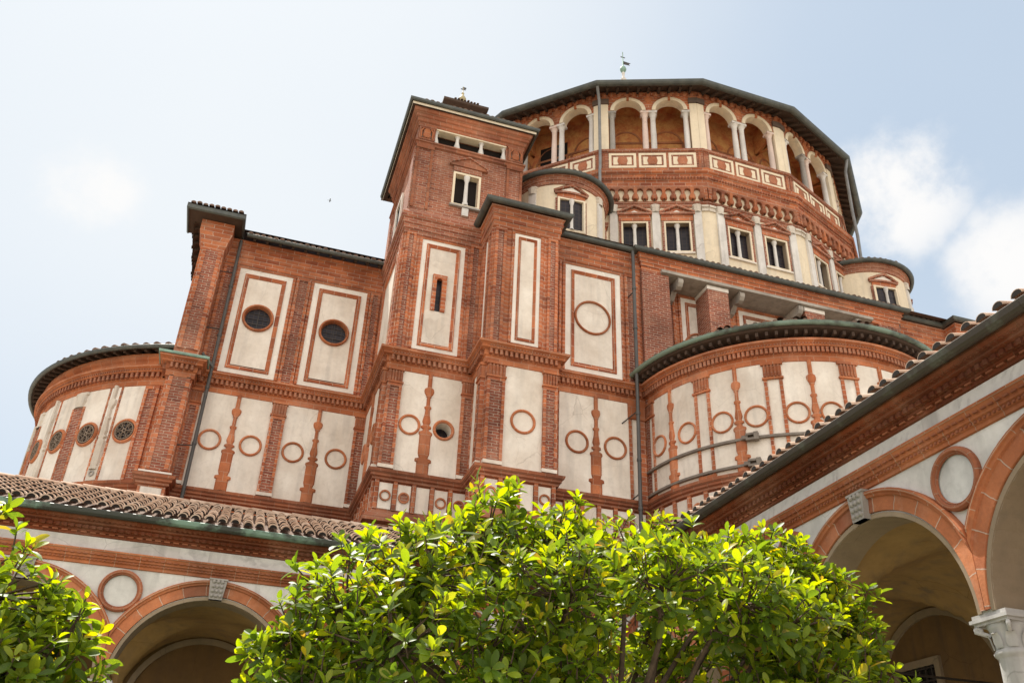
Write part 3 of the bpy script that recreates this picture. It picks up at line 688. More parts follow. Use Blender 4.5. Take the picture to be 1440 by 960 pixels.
# ---- choir apse, far left
def build_choir_apse():
    V = Vol('choir_apse', church); cx, cy, R = -0.9, 32.56, 6.43; mb = V.mb
    W = Cyl(cx, cy, R); A0, A1 = -258, -105
    pts = arc(cx, cy, R, A0, A1, 3); sweep(mb, pts, [(0, 0), (0, 14.9)], 'terracotta_blocks', caps=False)
    dp = 12.55
    fl = lambda a, b: field(V, W, W.u(a), W.u(b))
    cands = [-123.6 - 23.6 * k for k in range(5)]; pils = [-135.6 - 23.6 * k for k in range(5)]; wins = [-117.5 - 11.9 * k for k in range(9)]
    fl(-236, -114.2)
    main_cornice(V, pts, pitch=.16); base_band(V, pts)
    for a in pils:
        u = W.u(a); s = V.sub('pilaster'); z1 = 13.91
        slab(s, W, u - .28, u - .2, 10.84, 13.4, 0, .06, 'terracotta_blocks'); slab(s, W, u + .2, u + .28, 10.84, 13.4, 0, .06, 'terracotta_blocks'); slab(s, W, u - .2, u + .2, 10.84, 13.4, 0, .05, 'rough_brick', False)
        silhouette(s, W, u, [(.33, 13.9), (.33, 13.82), (.26, 13.8), (.25, 13.65), (.28, 13.62), (.22, 13.5), (.2, 13.42), (.26, 13.40)], 0, .12, 'carved_stone')
    for a in cands:
        u = W.u(a); s = V.sub('pilaster'); slab(s, W, u - .24, u - .17, 10.84, 13.9, 0, .05, 'terracotta_blocks'); slab(s, W, u + .17, u + .24, 10.84, 13.9, 0, .05, 'terracotta_blocks')
        slab(s, W, u - .17, u + .17, 10.84, 13.9, 0, .035, 'plaster_white', False)
        c = V.sub('candelabrum'); silhouette(c, W, u, [(min(.155, h * .95), z) for h, z in CAND[:-2]], .02, .14, 'carved_stone')
        slab(c, W, u - .17, u + .17, 10.86, 11.28, .03, .07, 'carved_stone'); ringpoly(c, W, u, 11.07, [(.09, .07), (.09, .1), (.05, .1), (.05, .07)], 'stone_grey', 12)
    for a in wins: oculus(V, W, W.u(a), 12.4, .315, .085, .035, spokes=6)
    for a in (-112.8, -107.5): strip(V, W, W.u(a) - .22, W.u(a) + .22, 10.84, 13.88, .08)
    f = V.sub('base_frieze')
    for k in range(16):
        a = -112 - 8 * k; u = W.u(a); slab(f, W, u - .36, u + .36, 9.75, 10.42, 0, .02, 'plaster', False); slab(f, W, u + .38, u + .5, 9.7, 10.46, 0, .06, 'terracotta_blocks')
    sweep(V.sub('upper_cornice'), pts, [(0, 14.55), (.12, 14.6), (.12, 14.72), (.2, 14.78), (.2, 14.95), (0, 15.0)], 'terracotta_smooth')
    eave(V, pts, 15.12, .14, .52, .24, rafters=.42, gut=.07)
    r = V.sub('roof'); P = arc(cx, cy, R + .1, A0, A1, 6)
    for p, q in zip(P, P[1:]): r.face([(p[0], p[1], 15.2), (q[0], q[1], 15.2), (cx, cy, 17.4)], 'roof_tile_dark', [(0, 0), (1, 0), (.5, 5)])
    V.close()
build_choir_apse()

# ---- square stair tower
def build_tower():
    V = Vol('stair_tower', church); yf = 22.8; W = FRONT(yf); mb = V.mb
    x0, x1, yb = 3.13, 6.94, 27.4
    box(mb, x0 + .0, x1, yf + .42, yb, 0, 19.9, 'terracotta_blocks')
    holes(mb, W, x0, x1, 0, 19.9, [(3.99, 4.85, 14.99, 18.45), (4.62, 5.2, 12.0, 12.7)], -.42, 0, 'terracotta_blocks')
    L = Flat(x0, yb, 0, -1)       # left side, u grows towards the viewer
    ul = lambda y: yb - y
    lo = [(x0, 26.5), (x0, yf), (5.9, yf)]
    main_cornice(V, lo); base_band(V, lo)
    # lower front
    plate_hole(V.sub('plaster_panel'), W, 4.62, 5.2, 12.0, 12.7, 4.90, 12.25, .225, -.42, .03, 'plaster', mrev='plaster_white')
    f = V.sub('plaster_panel')
    for a, b, c, d in ((3.5, 4.62, 10.84, 13.91), (5.2, 5.5, 10.84, 13.91), (4.62, 5.2, 10.84, 12.0), (4.62, 5.2, 12.7, 13.91)): slab(f, W, a, b, c, d, 0, .03, 'plaster', False)
    pilaster(V, W, 3.36, .42); pilaster(V, W, 5.54, .38); candelabrum(V, W, 4.39); roundel(V, W, 3.91, 12.25, .315)
    o = V.sub('oculus_window'); ringpoly(o, W, 4.90, 12.25, [(.315, .0), (.315, .06), (.29, .085), (.26, .085), (.235, .06), (.225, .03)], 'terracotta_smooth'); disc(o, W, 4.90, 12.25, .24, -.40, 'dark_glass')
    base_frieze(V, W, 3.2, 5.75, 5)
    # lower left side
    field(V, L, ul(26.3), ul(23.2)); pilaster(V, L, ul(22.8) - .22, .40); candelabrum(V, L, ul(24.7))
    for y in (23.9, 25.5): roundel(V, L, ul(y), 12.3, .32)
    base_frieze(V, L, ul(26.3), ul(22.85), 6)
    # upper front: framed panel with the slit window
    panel(V, W, 3.72, 5.12, 14.72, 18.72, a=.15, b=.13, rect=(4.29, 4.48, 16.15, 17.36))
    s = V.sub('slit_window')
    slab(s, W, 4.165, 4.295, 16.15, 17.45, -.03, .05, 'terracotta_blocks'); slab(s, W, 4.475, 4.62, 16.15, 17.45, -.03, .05, 'terracotta_blocks')
    arcp = [(4.385 + .09 * cos(a), 17.25 + .09 * sin(a)) for a in [pi * k / 8 for k in range(9)]]
    outline(s, W, [(4.165, 17.25), (4.295, 17.25)] + [p for p in reversed(arcp)] + [(4.475, 17.25), (4.62, 17.25), (4.62, 17.47), (4.165, 17.47)], -.03, .052, 'terracotta_blocks')
    slab(s, W, 4.27, 4.5, 16.1, 17.4, -.40, -.13, 'dark_glass', False, False)
    strip(V, W, 3.2, 3.5, 14.64, 18.9); strip(V, W, 5.3, 5.66, 14.64, 18.9)
    strip(V, L, ul(23.25), ul(22.86), 14.64, 18.9); panel(V, L, ul(26.0), ul(23.45), 14.72, 18.72, a=.17, b=.13)
    c = V.sub('upper_cornice')
    sweep(c, [(x0, yb), (x0, yf), (x1, yf), (x1, yb)], [(0, 18.82), (.03, 18.84), (.03, 18.98), (.07, 19.0), (.07, 19.16), (.11, 19.19), (.11, 19.36), (.17, 19.4), (.19, 19.5), (.19, 19.56), (.02, 19.78), (0, 19.9)], 'tower_brick')
    # bell stage
    T0, T1, zt, zf0, zf1 = 3.17, 6.92, 24.05, 22.78, 23.42
    st = V.sub('bell_stage'); wn = (4.60, 5.38, 20.45, 21.68)
    holes(st, W, T0, T1, 19.75, zf0, [wn], -.42, -.02, 'tower_brick', 'plaster_yellow')
    holes(st, W, T0, T1, zf0, zf1, [(3.74, 6.3, zf0 - .01, zf1 + .01)], -.30, -.02, 'tower_brick', 'tower_brick')
    holes(st, W, T0, T1, zf1, zt, [], -.42, -.02, 'terracotta_dull')
    box(st, T0, T1, yf + .42, yb - .1, 19.75, 22.7, 'tower_brick'); box(st, T0, T1, yf + .42, yb - .1, zf1 + .02, zt, 'tower_brick')
    for (a, b, c2, d2) in ((T0, T0 + .55, yf + .3, yf + .6), (T1 - .6, T1, yf + .3, yf + .6), (T0, T0 + .5, yb - .7, yb - .1), (T1 - .5, T1, yb - .7, yb - .1)): box(st, a, b, c2, d2, 22.6, zf1 + .1, 'tower_brick')
    slab(st, W, 3.6, 6.45, 22.6, 23.43, -1.0, -.36, 'opening_dark')
    # side pilasters of the stage
    for a, b in ((T0, T0 + .58), (T1 - .56, T1)):
        p = V.sub('pilaster'); slab(p, W, a, a + .09, 19.9, 22.5, -.02, .05, 'terracotta_dull'); slab(p, W, b - .09, b, 19.9, 22.5, -.02, .05, 'terracotta_dull'); slab(p, W, a + .09, b - .09, 19.9, 22.42, -.02, .02, 'tower_brick', False)
        slab(p, W, a - .02, b + .02, 22.42, 22.56, -.02, .08, 'terracotta_dull'); slab(p, W, a, b, 22.78, 23.36, -.02, .035, 'terracotta_dull')
        frame(p, W, a + .02, b - .02, 22.80, 23.36, .07, .03, .075, 'terracotta_dull'); r = V.sub('carved_relief'); m = (a + b) / 2
        slab(r, W, a + .09, b - .09, 22.87, 23.29, .03, .037, 'capital_dark', False, False); silhouette(r, W, m, [(.10, 23.27), (.15, 23.2), (.13, 23.1), (.16, 23.0), (.10, 22.90), (.03, 22.87)], .03, .11, 'terracotta_smooth')  # ground of the recess coloured dark to paint in shade behind the relief
        for sx in (-1, 1):
            tube(r, [W(m + sx * .19, .05, 22.9), W(m + sx * .20, .07, 23.18), W(m + sx * .13, .08, 23.27)], .028, 'terracotta_smooth', 6)
        slab(p, W, a - .02, b + .02, 23.36, 23.5, -.02, .08, 'terracotta_dull')
    bnd = V.sub('cornice'); ring = [(T0, yb - .1), (T0, yf), (T1, yf), (T1, yb - .1)]
    sweep(bnd, ring, [(-.02, 22.56), (.05, 22.58), (.05, 22.68), (.09, 22.70), (.09, 22.76), (-.02, 22.80)], 'terracotta_dull')
    sweep(bnd, ring, [(-.02, 23.44), (.04, 23.46), (.04, 23.56), (.09, 23.6), (.09, 23.72), (.15, 23.76), (.15, 23.86), (.24, 23.92), (.26, 24.0), (.26, 24.06), (0, 24.1)], 'terracotta_dull')
    for x in (3.80, 4.56, 5.42, 6.24):
        dc = V.sub('dwarf_column'); lathe(dc, (x, yf + .12), [(.10, 22.78), (.10, 22.85), (.115, 22.9), (.085, 23.05), (.06, 23.16), (.055, 23.3), (.075, 23.36), (.10, 23.38), (.10, 23.44)], 'stone_white', 14)
    slab(bnd, W, 3.74, 6.3, 23.40, 23.46, -.3, .02, 'plaster_yellow')
    # twin window with pediment
    w = V.sub('window'); frame(w, W, wn[0] - .09, wn[1] + .09, wn[2] - .09, wn[3] + .09, .075, -.05, .035, 'plaster_yellow')
    slab(w, W, wn[0], wn[1], wn[2], wn[3], -.42, -.20, 'opening_dark', False, False)
    lathe(w, W(4.99, -.04, 0)[:2], [(.10, 20.45), (.10, 20.55), (.075, 20.6), (.06, 21.45), (.085, 21.52), (.11, 21.62), (.11, 21.68)], 'stone_white', 12)
    slab(w, W, 4.45, 5.53, 20.30, 20.36, -.02, .09, 'stone_grey'); slab(w, W, 4.89, 5.11, 19.98, 20.29, -.02, .06, 'stone_white')
    pd = V.sub('pediment'); slab(pd, W, 4.5, 5.48, 21.79, 22.0, -.02, .05, 'tower_brick')
    outline(pd, W, [(4.38, 22.02), (5.64, 22.02), (5.64, 22.09), (5.01, 22.42), (4.38, 22.09)], -.02, .08, 'terracotta_dull')
    outline(pd, W, [(4.38, 22.09), (4.38, 22.02), (4.34, 22.02), (4.34, 22.1), (5.01, 22.46), (5.68, 22.1), (5.68, 22.02), (5.64, 22.02), (5.64, 22.09), (5.01, 22.40)], -.02, .13, 'tower_brick')
    # left flank of the stage: pilasters and window frame
    for y in (yf + .28, yb - .4):
        p = V.sub('pilaster'); slab(p, L, ul(y) - .27, ul(y) + .27, 19.9, 22.5, -.05, .02, 'tower_brick'); 
    w2 = V.sub('window'); frame(w2, L, ul(25.6), ul(24.5), 20.36, 21.78, .09, -.05, .03, 'plaster_white'); slab(w2, L, ul(25.5), ul(24.6), 20.45, 21.7, -.05, -.03, 'opening_dark', False, False)
    # overhanging eave with pale fascia
    e = V.sub('roof'); ev = [(T0, yb + .6), (T0, yf), (T1, yf), (T1, yb + .6)]
    sweep(e, ev, [(.2, 24.06), (.33, 24.03), (.36, 24.05)], 'eave_timber', caps=False)
    sweep(e, ev, [(.36, 24.03), (.36, 24.14), (.33, 24.16)], 'cream_fascia', caps=False)
    sweep(V.sub('gutter'), ev, [(.37, 24.15), (.42, 24.12), (.46, 24.16), (.47, 24.24), (.30, 24.28), (-1.0, 24.6)], 'gutter_dark')
    barrel_row(e, ev, -.5, .40, 24.52, 24.27, .2, .08, 'roof_tile_dark')
    xc, yc = 5.06, 25.2; q = [(T0 - .4, yf - .4), (T1 + .4, yf - .4), (T1 + .4, yb + .9), (T0 - .4, yb + .9)]
    for a, b in zip(q, q[1:] + q[:1]): e.face([(a[0], a[1], 24.28), (b[0], b[1], 24.28), (xc, yc, 25.6)], 'roof_tile_dark', [(0, 0), (4, 0), (2, 3)])
    # lantern with finial
    ln = V.sub('lantern'); h = .50; box(ln, xc - h, xc + h, yc - h, yc + h, 24.8, 26.42, 'tower_brick')
    lp = [(xc - h, yc + h), (xc - h, yc - h), (xc + h, yc - h), (xc + h, yc + h)]
    sweep(ln, lp, [(0, 26.30), (.10, 26.40), (.36, 26.54), (.38, 26.56), (.38, 26.66), (-.5, 27.0)], 'eave_timber', True)
    barrel_row(ln, lp, -.45, .41, 26.95, 26.68, .13, .048, 'roof_tile_dark', True)
    fi = V.sub('finial'); lathe(fi, (xc, yc), [(.1, 26.9), (.07, 27.2), (.05, 27.25), (.05, 27.42), (.09, 27.46), (.145, 27.58), (.15, 27.65), (.1, 27.76), (.05, 27.82), (.04, 27.9), (.06, 27.94), (.015, 28.02), (.012, 28.32)], 'gilded', 12)
    slab(fi, Flat(xc, yc, 1, 0), -.10, .10, 28.16, 28.19, -.012, .012, 'iron'); slab(fi, Flat(xc, yc, 1, 0), -.03, .12, 28.22, 28.3, -.006, .006, 'iron')
    V.close()
build_tower()

# ---- tribune buttresses and walls
def build_buttress(x0, x1, yf, yback, name='angle_buttress'):
    V = Vol(name, church); W = FRONT(yf); L = Flat(x0, yback, 0, -1); ul = lambda y: yback - y
    box(V.mb, x0, x1, yf, yback + .8, 0, 19.5, 'terracotta_blocks')
    path = [(x0, yback + .3), (x0, yf), (x1, yf), (x1, yback + .3)]
    main_cornice(V, path); base_band(V, path)
    w = x1 - x0; cx = (x0 + x1) / 2
    field(V, W, x0 + .3, x1 - .3); pilaster(V, W, x0 + .29, .52); pilaster(V, W, x1 - .22, .42); roundel(V, W, cx + .07, 12.25, .37)
    base_frieze(V, W, x0 + .06, x1 - .06, 4)
    panel(V, W, cx - .39, cx + .46, 14.72, 18.66, a=.12, b=.10)
    strip(V, W, x0 + .04, x0 + .4, 14.64, 18.74); strip(V, W, x1 - .36, x1 - .04, 14.64, 18.74)
    dep = yback - yf
    strip(V, L, dep - .42, dep - .04, 14.64, 18.74); field(V, L, dep - 1.1, dep - .45); pilaster(V, L, dep - .26, .40)
    slab(V.sub('wall_panel'), L, dep - .74, dep - .66, 14.7, 18.6, 0, .02, 'plaster_white'); base_frieze(V, L, .1, dep - .05, 3)
    strip(V, L, dep - 1.15, dep - .85, 14.64, 18.74)
    upper_cornice(V, path, 18.74, 19.5)
    g = V.sub('gutter'); gutter(g, path, .27, 19.6, .105, 'gutter_dark', brackets=1.0)
    r = V.sub('roof'); sweep(r, path, [(.3, 19.64), (-.9, 20.05)], 'roof_tile_dark', caps=False)
    V.close()
build_buttress(5.68, 7.80, 21.4, 22.6)
build_buttress(23.6, 26.2, 21.95, 22.7)

def build_tribune():
    V = Vol('tribune', church); mb = V.mb
    box(mb, 5.75, 26.5, 23.0, 43.0, 0, 19.5, 'terracotta_blocks')
    yl, ym, yr = 22.28, 22.12, 22.5
    W = FRONT(yl)
    box(mb, 7.8, 11.0, yl, 23.1, 0, 19.5, 'terracotta_blocks')
    box(mb, 21.2, 23.6, yr, 23.1, 0, 19.5, 'terracotta_blocks')
    # middle: brick band carried on a stone beam over recessed bays
    box(mb, 11.0, 21.2, ym, 23.1, 19.06, 19.5, 'terracotta_blocks'); box(mb, 11.0, 12.0, ym, 23.1, 0, 18.92, 'rough_brick'); box(mb, 20.3, 21.2, ym, 23.1, 0, 18.92, 'rough_brick')
    box(mb, 11.0, 11.7, ym, 23.1, 18.92, 19.06, 'terracotta_blocks'); box(mb, 20.02, 21.2, ym, 23.1, 18.92, 19.06, 'terracotta_blocks')
    sb = V.sub('stone_beam'); box(sb, 11.7, 20.0, 22.0, 23.1, 18.95, 19.057, 'beam_stone')
    for x in (13.45, 17.25):
        p = V.sub('pier'); box(p, x, x + .78, ym + .02, 23.05, 12, 18.78, 'rough_brick'); box(p, x - .02, x + .8, ym, 23.05, 18.78, 18.925, 'plaster_white')
    for x in (12.42, 14.75, 17.05, 19.4):
        k = V.sub('stone_console'); Wk = Flat(x, 23.0, 0, -1)
        q = [(0, 18.93), (.90, 18.93), (.95, 18.86), (.93, 18.74), (.84, 18.63), (.70, 18.58), (.56, 18.62), (.45, 18.68), (.2, 18.45), (.0, 18.40)]
        outline(k, Wk, q, -.09, .09, 'beam_stone'); k.face([Wk(a, -.09, b) for a, b in q], 'beam_stone', q)
    R = FRONT(23.0)
    panel(V, R, 12.85, 14.3, 14.9, 18.80, a=.17, b=.14); panel(V, R, 15.1, 17.0, 14.9, 18.80, a=.17, b=.14); panel(V, R, 18.25, 19.9, 14.9, 18.72, a=.17, b=.14)
    roundel(V, R, 13.5, 16.85, .62, .07); roundel(V, R, 16.0, 16.85, .62, .07)
    strip(V, R, 12.2, 12.62, 14.6, 18.8); strip(V, R, 14.32, 14.72, 14.6, 18.8)
    # left bay
    panel(V, W, 8.36, 10.27, 14.70, 18.6); roundel(V, W, 9.29, 16.72, .62, .07)
    strip(V, W, 7.9, 8.22, 14.64, 18.7); strip(V, W, 10.42, 10.9, 14.64, 18.7)
    main_cornice(V, [(7.9, yl), (11.0, yl)]); base_band(V, [(7.9, yl), (11.0, yl)])
    field(V, W, 8.2, 10.45); candelabrum(V, W, 9.36)
    s = V.sub('pilaster'); slab(s, W, 8.02, 8.14, 10.84, 13.91, 0, .05, 'terracotta_blocks'); s = V.sub('pilaster'); slab(s, W, 10.42, 10.52, 10.84, 13.4, 0, .06, 'terracotta_blocks'); slab(s, W, 10.7, 10.95, 10.84, 13.91, 0, .06, 'terracotta_blocks'); slab(s, W, 10.52, 10.7, 10.84, 13.91, 0, .03, 'plaster'); slab(s, W, 10.40, 10.96, 13.4, 13.91, 0, .09, 'terracotta_smooth')
    for u in (8.76, 9.97): roundel(V, W, u, 12.36, .365)
    base_frieze(V, W, 7.9, 10.95, 6)
    upper_cornice(V, [(7.9, yl), (11.0, yl)], 18.72, 19.5)
    upper_cornice(V, [(11.0, 22.7), (11.0, ym), (21.2, ym), (21.2, 22.7)], 19.08, 19.52)
    upper_cornice(V, [(21.2, yr), (23.6, yr)], 18.72, 19.5)
    for path, d in (([(8.05, yl), (10.8, yl)], .24), ([(10.98, 22.6), (10.98, ym), (21.22, ym), (21.22, 22.6)], .24), ([(21.3, yr), (23.5, yr)], .24)):
        g = V.sub('gutter'); gutter(g, path, d, 19.6, .10, 'gutter_dark', brackets=1.0)
        barrel_row(V.sub('roof'), path[-3:-1] if len(path) > 2 else path, -.5, d + .02, 19.95, 19.70, .21, .075, 'roof_tile_dark')
    r = V.sub('roof'); o = [(5.5, 21.9), (26.4, 21.9), (26.4, 43.3), (5.5, 43.3)]; i = [(9, 25.4), (23, 25.4), (23, 40), (9, 40)]
    for k in range(4):
        j = (k + 1) % 4; r.face([o[k] + (19.66,), o[j] + (19.66,), i[j] + (20.7,), i[k] + (20.7,)], 'roof_tile_dark', [(0, 0), (20, 0), (17, 3.5), (3, 3.5)])
    downpipe(V, [(10.66, 22.02, 19.55), (10.64, 22.0, 15.0)], .06, 'pipe_metal', stays=[((10.64, 22.0, 17.9), (10.5, 22.3, 17.75))])
    downpipe(V, [(10.60, 21.92, 14.95), (10.56, 21.95, 9.0)], .06, 'pipe_metal', stays=[((10.58, 21.95, 13.55), (10.2, 22.25, 13.2)), ((10.57, 21.95, 10.95), (10.2, 22.25, 10.6))])
    downpipe(V, [(21.3, 22.1, 19.6), (21.2, 22.2, 18.9), (21.2, 22.3, 16.0)], .055, 'gutter_dark')
    V.close()
build_tribune()

# ---- side apse
def build_side_apse():
    V = Vol('side_apse', church); cx, cy, R = 15.66, 22.31, 4.60; W = Cyl(cx, cy, R); mb = V.mb
    A0, A1 = -181, 1
    pts = arc(cx, cy, R, A0, A1, 3); sweep(mb, pts, [(0, 0), (0, 14.6)], 'terracotta_blocks', caps=False)
    main_cornice(V, pts, pitch=.15); base_band(V, pts)
    field(V, W, W.u(-177), W.u(-3))
    pils = [-149.8 + 25.2 * k for k in range(6)]; cands = [-163.9, -137.2, -112.2, -87, -61.8, -36.6]
    for a in [-176.8] + pils:
        u = W.u(a); s = V.sub('pilaster')
        for e in (-1, 1): slab(s, W, u + e * .20 - .045, u + e * .20 + .045, 10.84, 13.42, 0, .065, 'terracotta_blocks')
        slab(s, W, u - .27, u + .27, 10.84, 10.92, 0, .075, 'terracotta_smooth'); slab(s, W, u - .28, u + .28, 13.40, 13.46, 0, .10, 'terracotta_smooth'); slab(s, W, u - .24, u + .24, 13.46, 13.88, 0, .07, 'terracotta_smooth')
        for i in range(5): slab(s, W, u - .22 + .092 * i, u - .22 + .092 * i + .05, 13.48, 13.84, .05, .10, 'terracotta_dull')
        slab(s, W, u - .29, u + .29, 13.84, 13.92, 0, .11, 'terracotta_smooth')
    for a in cands: candelabrum(V, W, W.u(a), s=.9)
    for a in (-171, -156.9, -143, -131.3, -118, -106.8, -93, -81, -68, -56): roundel(V, W, W.u(a), 12.36, .325, .065)
    base_frieze(V, W, W.u(-178), W.u(-30), 22)
    for z in (11.72, 10.98):
        s = V.sub('iron_strap'); slab(s, W, W.u(-179), W.u(-20), z - .034, z + .034, .0, .125, 'iron_strap')
        u = W.u(-133.2)
        for e in (-1, 1): slab(s, W, u - .15, u + .15, z + e * .07 - .03, z + e * .07 + .03, .1, .24, 'iron_strap')
        slab(s, W, u + .06, u + .17, z - .11, z + .11, .09, .26, 'iron_strap'); slab(s, W, u - .26, u - .1, z - .05, z + .05, .09, .22, 'iron_strap')
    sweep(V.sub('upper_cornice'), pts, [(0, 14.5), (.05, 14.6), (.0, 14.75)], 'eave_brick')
    e = V.sub('roof')
    sweep(e, pts, [(0, 14.66), (.14, 14.68), (.42, 14.76), (.46, 14.80), (.46, 14.9)], 'eave_timber', caps=False)
    for (x, y, t, n) in along(pts, .34, 0):
        Wr = Flat(x, y, t[0], t[1]); slab(e, Wr, -.04, .04, 14.6, 14.72, .0, .40, 'eave_timber')
    P = arc(cx, cy, R + .5, A0, A1, 6)
    for p, q in zip(P, P[1:]): e.face([(p[0], p[1], 14.88), (q[0], q[1], 14.88), (cx, cy + .3, 16.5)], 'roof_tile_dark', [(0, 0), (1, 0), (.5, 5)])
    barrel_row(e, pts, -.3, .50, 15.16, 14.96, .27, .07, 'roof_tile_dark')
    # a few slipped ridge tiles lying proud
    for a, h in ((-120, 14), (-116, 12), (-113, 16), (-95, 10), (-92, 12), (-137, 10), (-140, 9)):
        b = radians(a + random.uniform(-1, 1)); Wt = Flat(cx + 4.9 * cos(b), cy + 4.9 * sin(b), -sin(b), cos(b))
        id_ = (random.random(), random.random())
        e.grid([[Wt(.1 * cos(t), d, 15.02 + h * .002 + .1 * sin(t) + (.1 - d) * .2) for t in [pi * k / 6 for k in range(7)]] for d in (-.35, .12)], 'roof_tile_dark', [[id_] * 7] * 2)
    g = V.sub('gutter'); gutter(g, pts, .50, 14.89, .075, 'gutter_copper', brackets=1.0)
    V.close()
build_side_apse()

# ---- sixteen-sided drum with gallery
DCX, DCY, DPH = 16.05, 33.0, radians(-122.46)
def ngon(R, k0=0, k1=16): return [(DCX + R * cos(DPH + k * pi / 8), DCY + R * sin(DPH + k * pi / 8)) for k in range(k0, k1)]
def dface(k, R):
    a = DPH + pi / 16 + k * pi / 8; ap = R * cos(pi / 16); return Flat(DCX + ap * cos(a), DCY + ap * sin(a), -sin(a), cos(a))
def build_drum():
    V = Vol('drum', church); mb = V.mb
    RW, RB, RG = 10.2, 10.05, 9.95
    full = ngon
    H = RW * sin(pi / 16)
    vis = list(range(-2, 6))
    sweep(mb, full(RW - .40), [(0, 19), (0, 23.4)], 'plaster_yellow', True, caps=False)
    for k in range(16):
        W = dface(k, RW)
        if (k if k < 8 else k - 16) not in vis: slab(mb, W, -H, H, 19, 23.2, -.42, 0, 'plaster_yellow'); continue
        wins = [(-.77 - .43, -.77 + .43, 21.12, 22.40), (.80 - .43, .80 + .43, 21.12, 22.40)]
        holes(mb, W, -H, H, 19, 23.2, wins, -.40, 0, 'plaster_yellow', 'arch_plaster')
        for (a, b, c, d) in wins:
            w = V.sub('window'); m = (a + b) / 2
            frame(w, W, a - .065, b + .065, c - .065, d + .065, .065, -.02, .05, 'plaster_yellow')
            slab(w, W, a, b, c, d, -.38, -.20, 'dark_glass', False, False)
            lathe(w, W(m, -.10, 0)[:2], [(.095, c), (.095, c + .08), (.07, c + .12), (.062, d - .25), (.06, d - .2), (.085, d - .12), (.105, d - .08), (.105, d)], 'stone_white', 12)
            slab(w, W, a - .15, a - .065, c - .065, d + .09, 0, .05, 'rough_brick'); slab(w, W, b + .065, b + .15, c - .065, d + .09, 0, .05, 'rough_brick')
            slab(w, W, a - .14, b + .14, c - .13, c - .065, 0, .08, 'plaster')
            p = V.sub('pediment'); slab(p, W, a - .16, b + .16, d + .09, d + .34, 0, .06, 'terracotta_blocks')
            slab(p, W, a - .22, b + .22, d + .34, d + .42, 0, .15, 'tower_brick')
            outline(p, W, [(a - .16, d + .42), (b + .16, d + .42), (m, d + .68)], 0, .05, 'terracotta_blocks')
            outline(p, W, [(m - .2, d + .45), (m + .2, d + .45), (m, d + .57)], .04, .062, 'plaster_white')
            for e in (-1, 1): outline(p, W, [(m + e * .62, d + .42), (m, d + .72), (m, d + .80), (m + e * .66, d + .47)], 0, .16, 'tower_brick')
        for u in (-1.54, .02, 1.56):
            s = V.sub('pilaster'); slab(s, W, u - .145, u + .145, 20.0, 22.93, 0, .10, 'stone_white')
            silhouette(s, W, u, [(.20, 23.2), (.20, 23.14), (.17, 23.12), (.18, 23.08), (.15, 23.02), (.17, 22.97), (.14, 22.92), (.155, 22.90), (.155, 22.86)], 0, .17, 'carved_stone')
        for e in (-1, 1):
            s = V.sub('corner_capital'); lo, hi = sorted((e * 1.73, e * H)); slab(s, W, lo, hi, 22.95, 23.10, 0, .06, 'carved_stone'); slab(s, W, lo, hi, 23.10, 23.19, 0, .11, 'carved_stone')
        # frieze of little corbel arches
        Wc = dface(k, RW); f = V.sub('corbel_frieze'); hc = RW * sin(pi / 16)
        slab(f, Wc, -hc + .2, hc - .2, 23.42, 24.02, .02, .05, 'plaster_yellow', False)
        n = 10; p0 = (2 * hc - .44) / n
        for i in range(n + 1):
            u = -hc + .22 + p0 * i; tm = 'terracotta_dull' if (i * 7 + k) % 3 else 'terracotta_smooth'
            slab(f, Wc, u - .06, u + .06, 23.64, 24.0, .04, .19, tm); silhouette(f, Wc, u, [(.06, 23.68), (.125, 23.63), (.14, 23.55), (.11, 23.46), (.03, 23.41)], .04, .24, tm)
            if i < n:
                um = u + p0 / 2; r = p0 / 2 - .06
                q = [(um + r, 23.82)] + [(um + r * cos(pi * j / 6), 23.82 + r * sin(pi * j / 6)) for j in range(1, 6)] + [(um - r, 23.82), (um - r, 24.02), (um + r, 24.02)]
                outline(f, Wc, q, .04, .18, 'terracotta_dull')
        slab(f, Wc, -hc, -hc + .17, 23.46, 24.0, 0, .12, 'terracotta_blocks'); slab(f, Wc, hc - .17, hc, 23.46, 24.0, 0, .12, 'terracotta_blocks')
        # parapet panels
        Wb = dface(k, RB); hb = RB * sin(pi / 16); b = V.sub('balustrade')
        for u in (-1.13, .03, 1.19):
            frame(b, Wb, u - .53, u + .53, 25.22, 25.96, .10, 0, .045, 'plaster_yellow')
            frame(b, Wb, u - .43, u + .43, 25.32, 25.86, .075, 0, .015, 'rough_brick')
            slab(b, Wb, u - .355, u + .355, 25.395, 25.785, 0, .022, 'plaster_yellow', False)
            slab(b, Wb, u - .17, u + .17, 25.40, 25.78, 0, .03, 'tower_brick'); ringpoly(b, Wb, u, 25.59, [(.2, .0), (.2, .04), (.0, .06)], 'terracotta_dull', 14)
        for u in (-hb + .1, hb - .1, -.55, .61): slab(b, Wb, u - .05, u + .05, 25.15, 26.0, 0, .04, 'terracotta_dull')
        # gallery: twin arches, columns, corner pilaster
        Wg = dface(k, RG); hg = RG * sin(pi / 16); zs, ri, ro = 28.36, .565, .72
        ar = V.sub('gallery_arch')
        for uc in (-.84, .84):
            P = [(uc + ri * cos(a), zs + ri * sin(a)) for a in [pi * j / 20 for j in range(21)]]
            for (p, q) in zip(P, P[1:]):
                ar.face([Wg(p[0], 0, p[1]), Wg(q[0], 0, q[1]), Wg(q[0], 0, 29.5), Wg(p[0], 0, 29.5)], 'terracotta_blocks', [p, q, (q[0], 29.5), (p[0], 29.5)])
                ar.face([Wg(p[0], 0, p[1]), Wg(q[0], 0, q[1]), Wg(q[0], -.34, q[1]), Wg(p[0], -.34, p[1])], 'plaster_yellow', [(p[0], 0), (q[0], 0), (q[0], .34), (p[0], .34)])
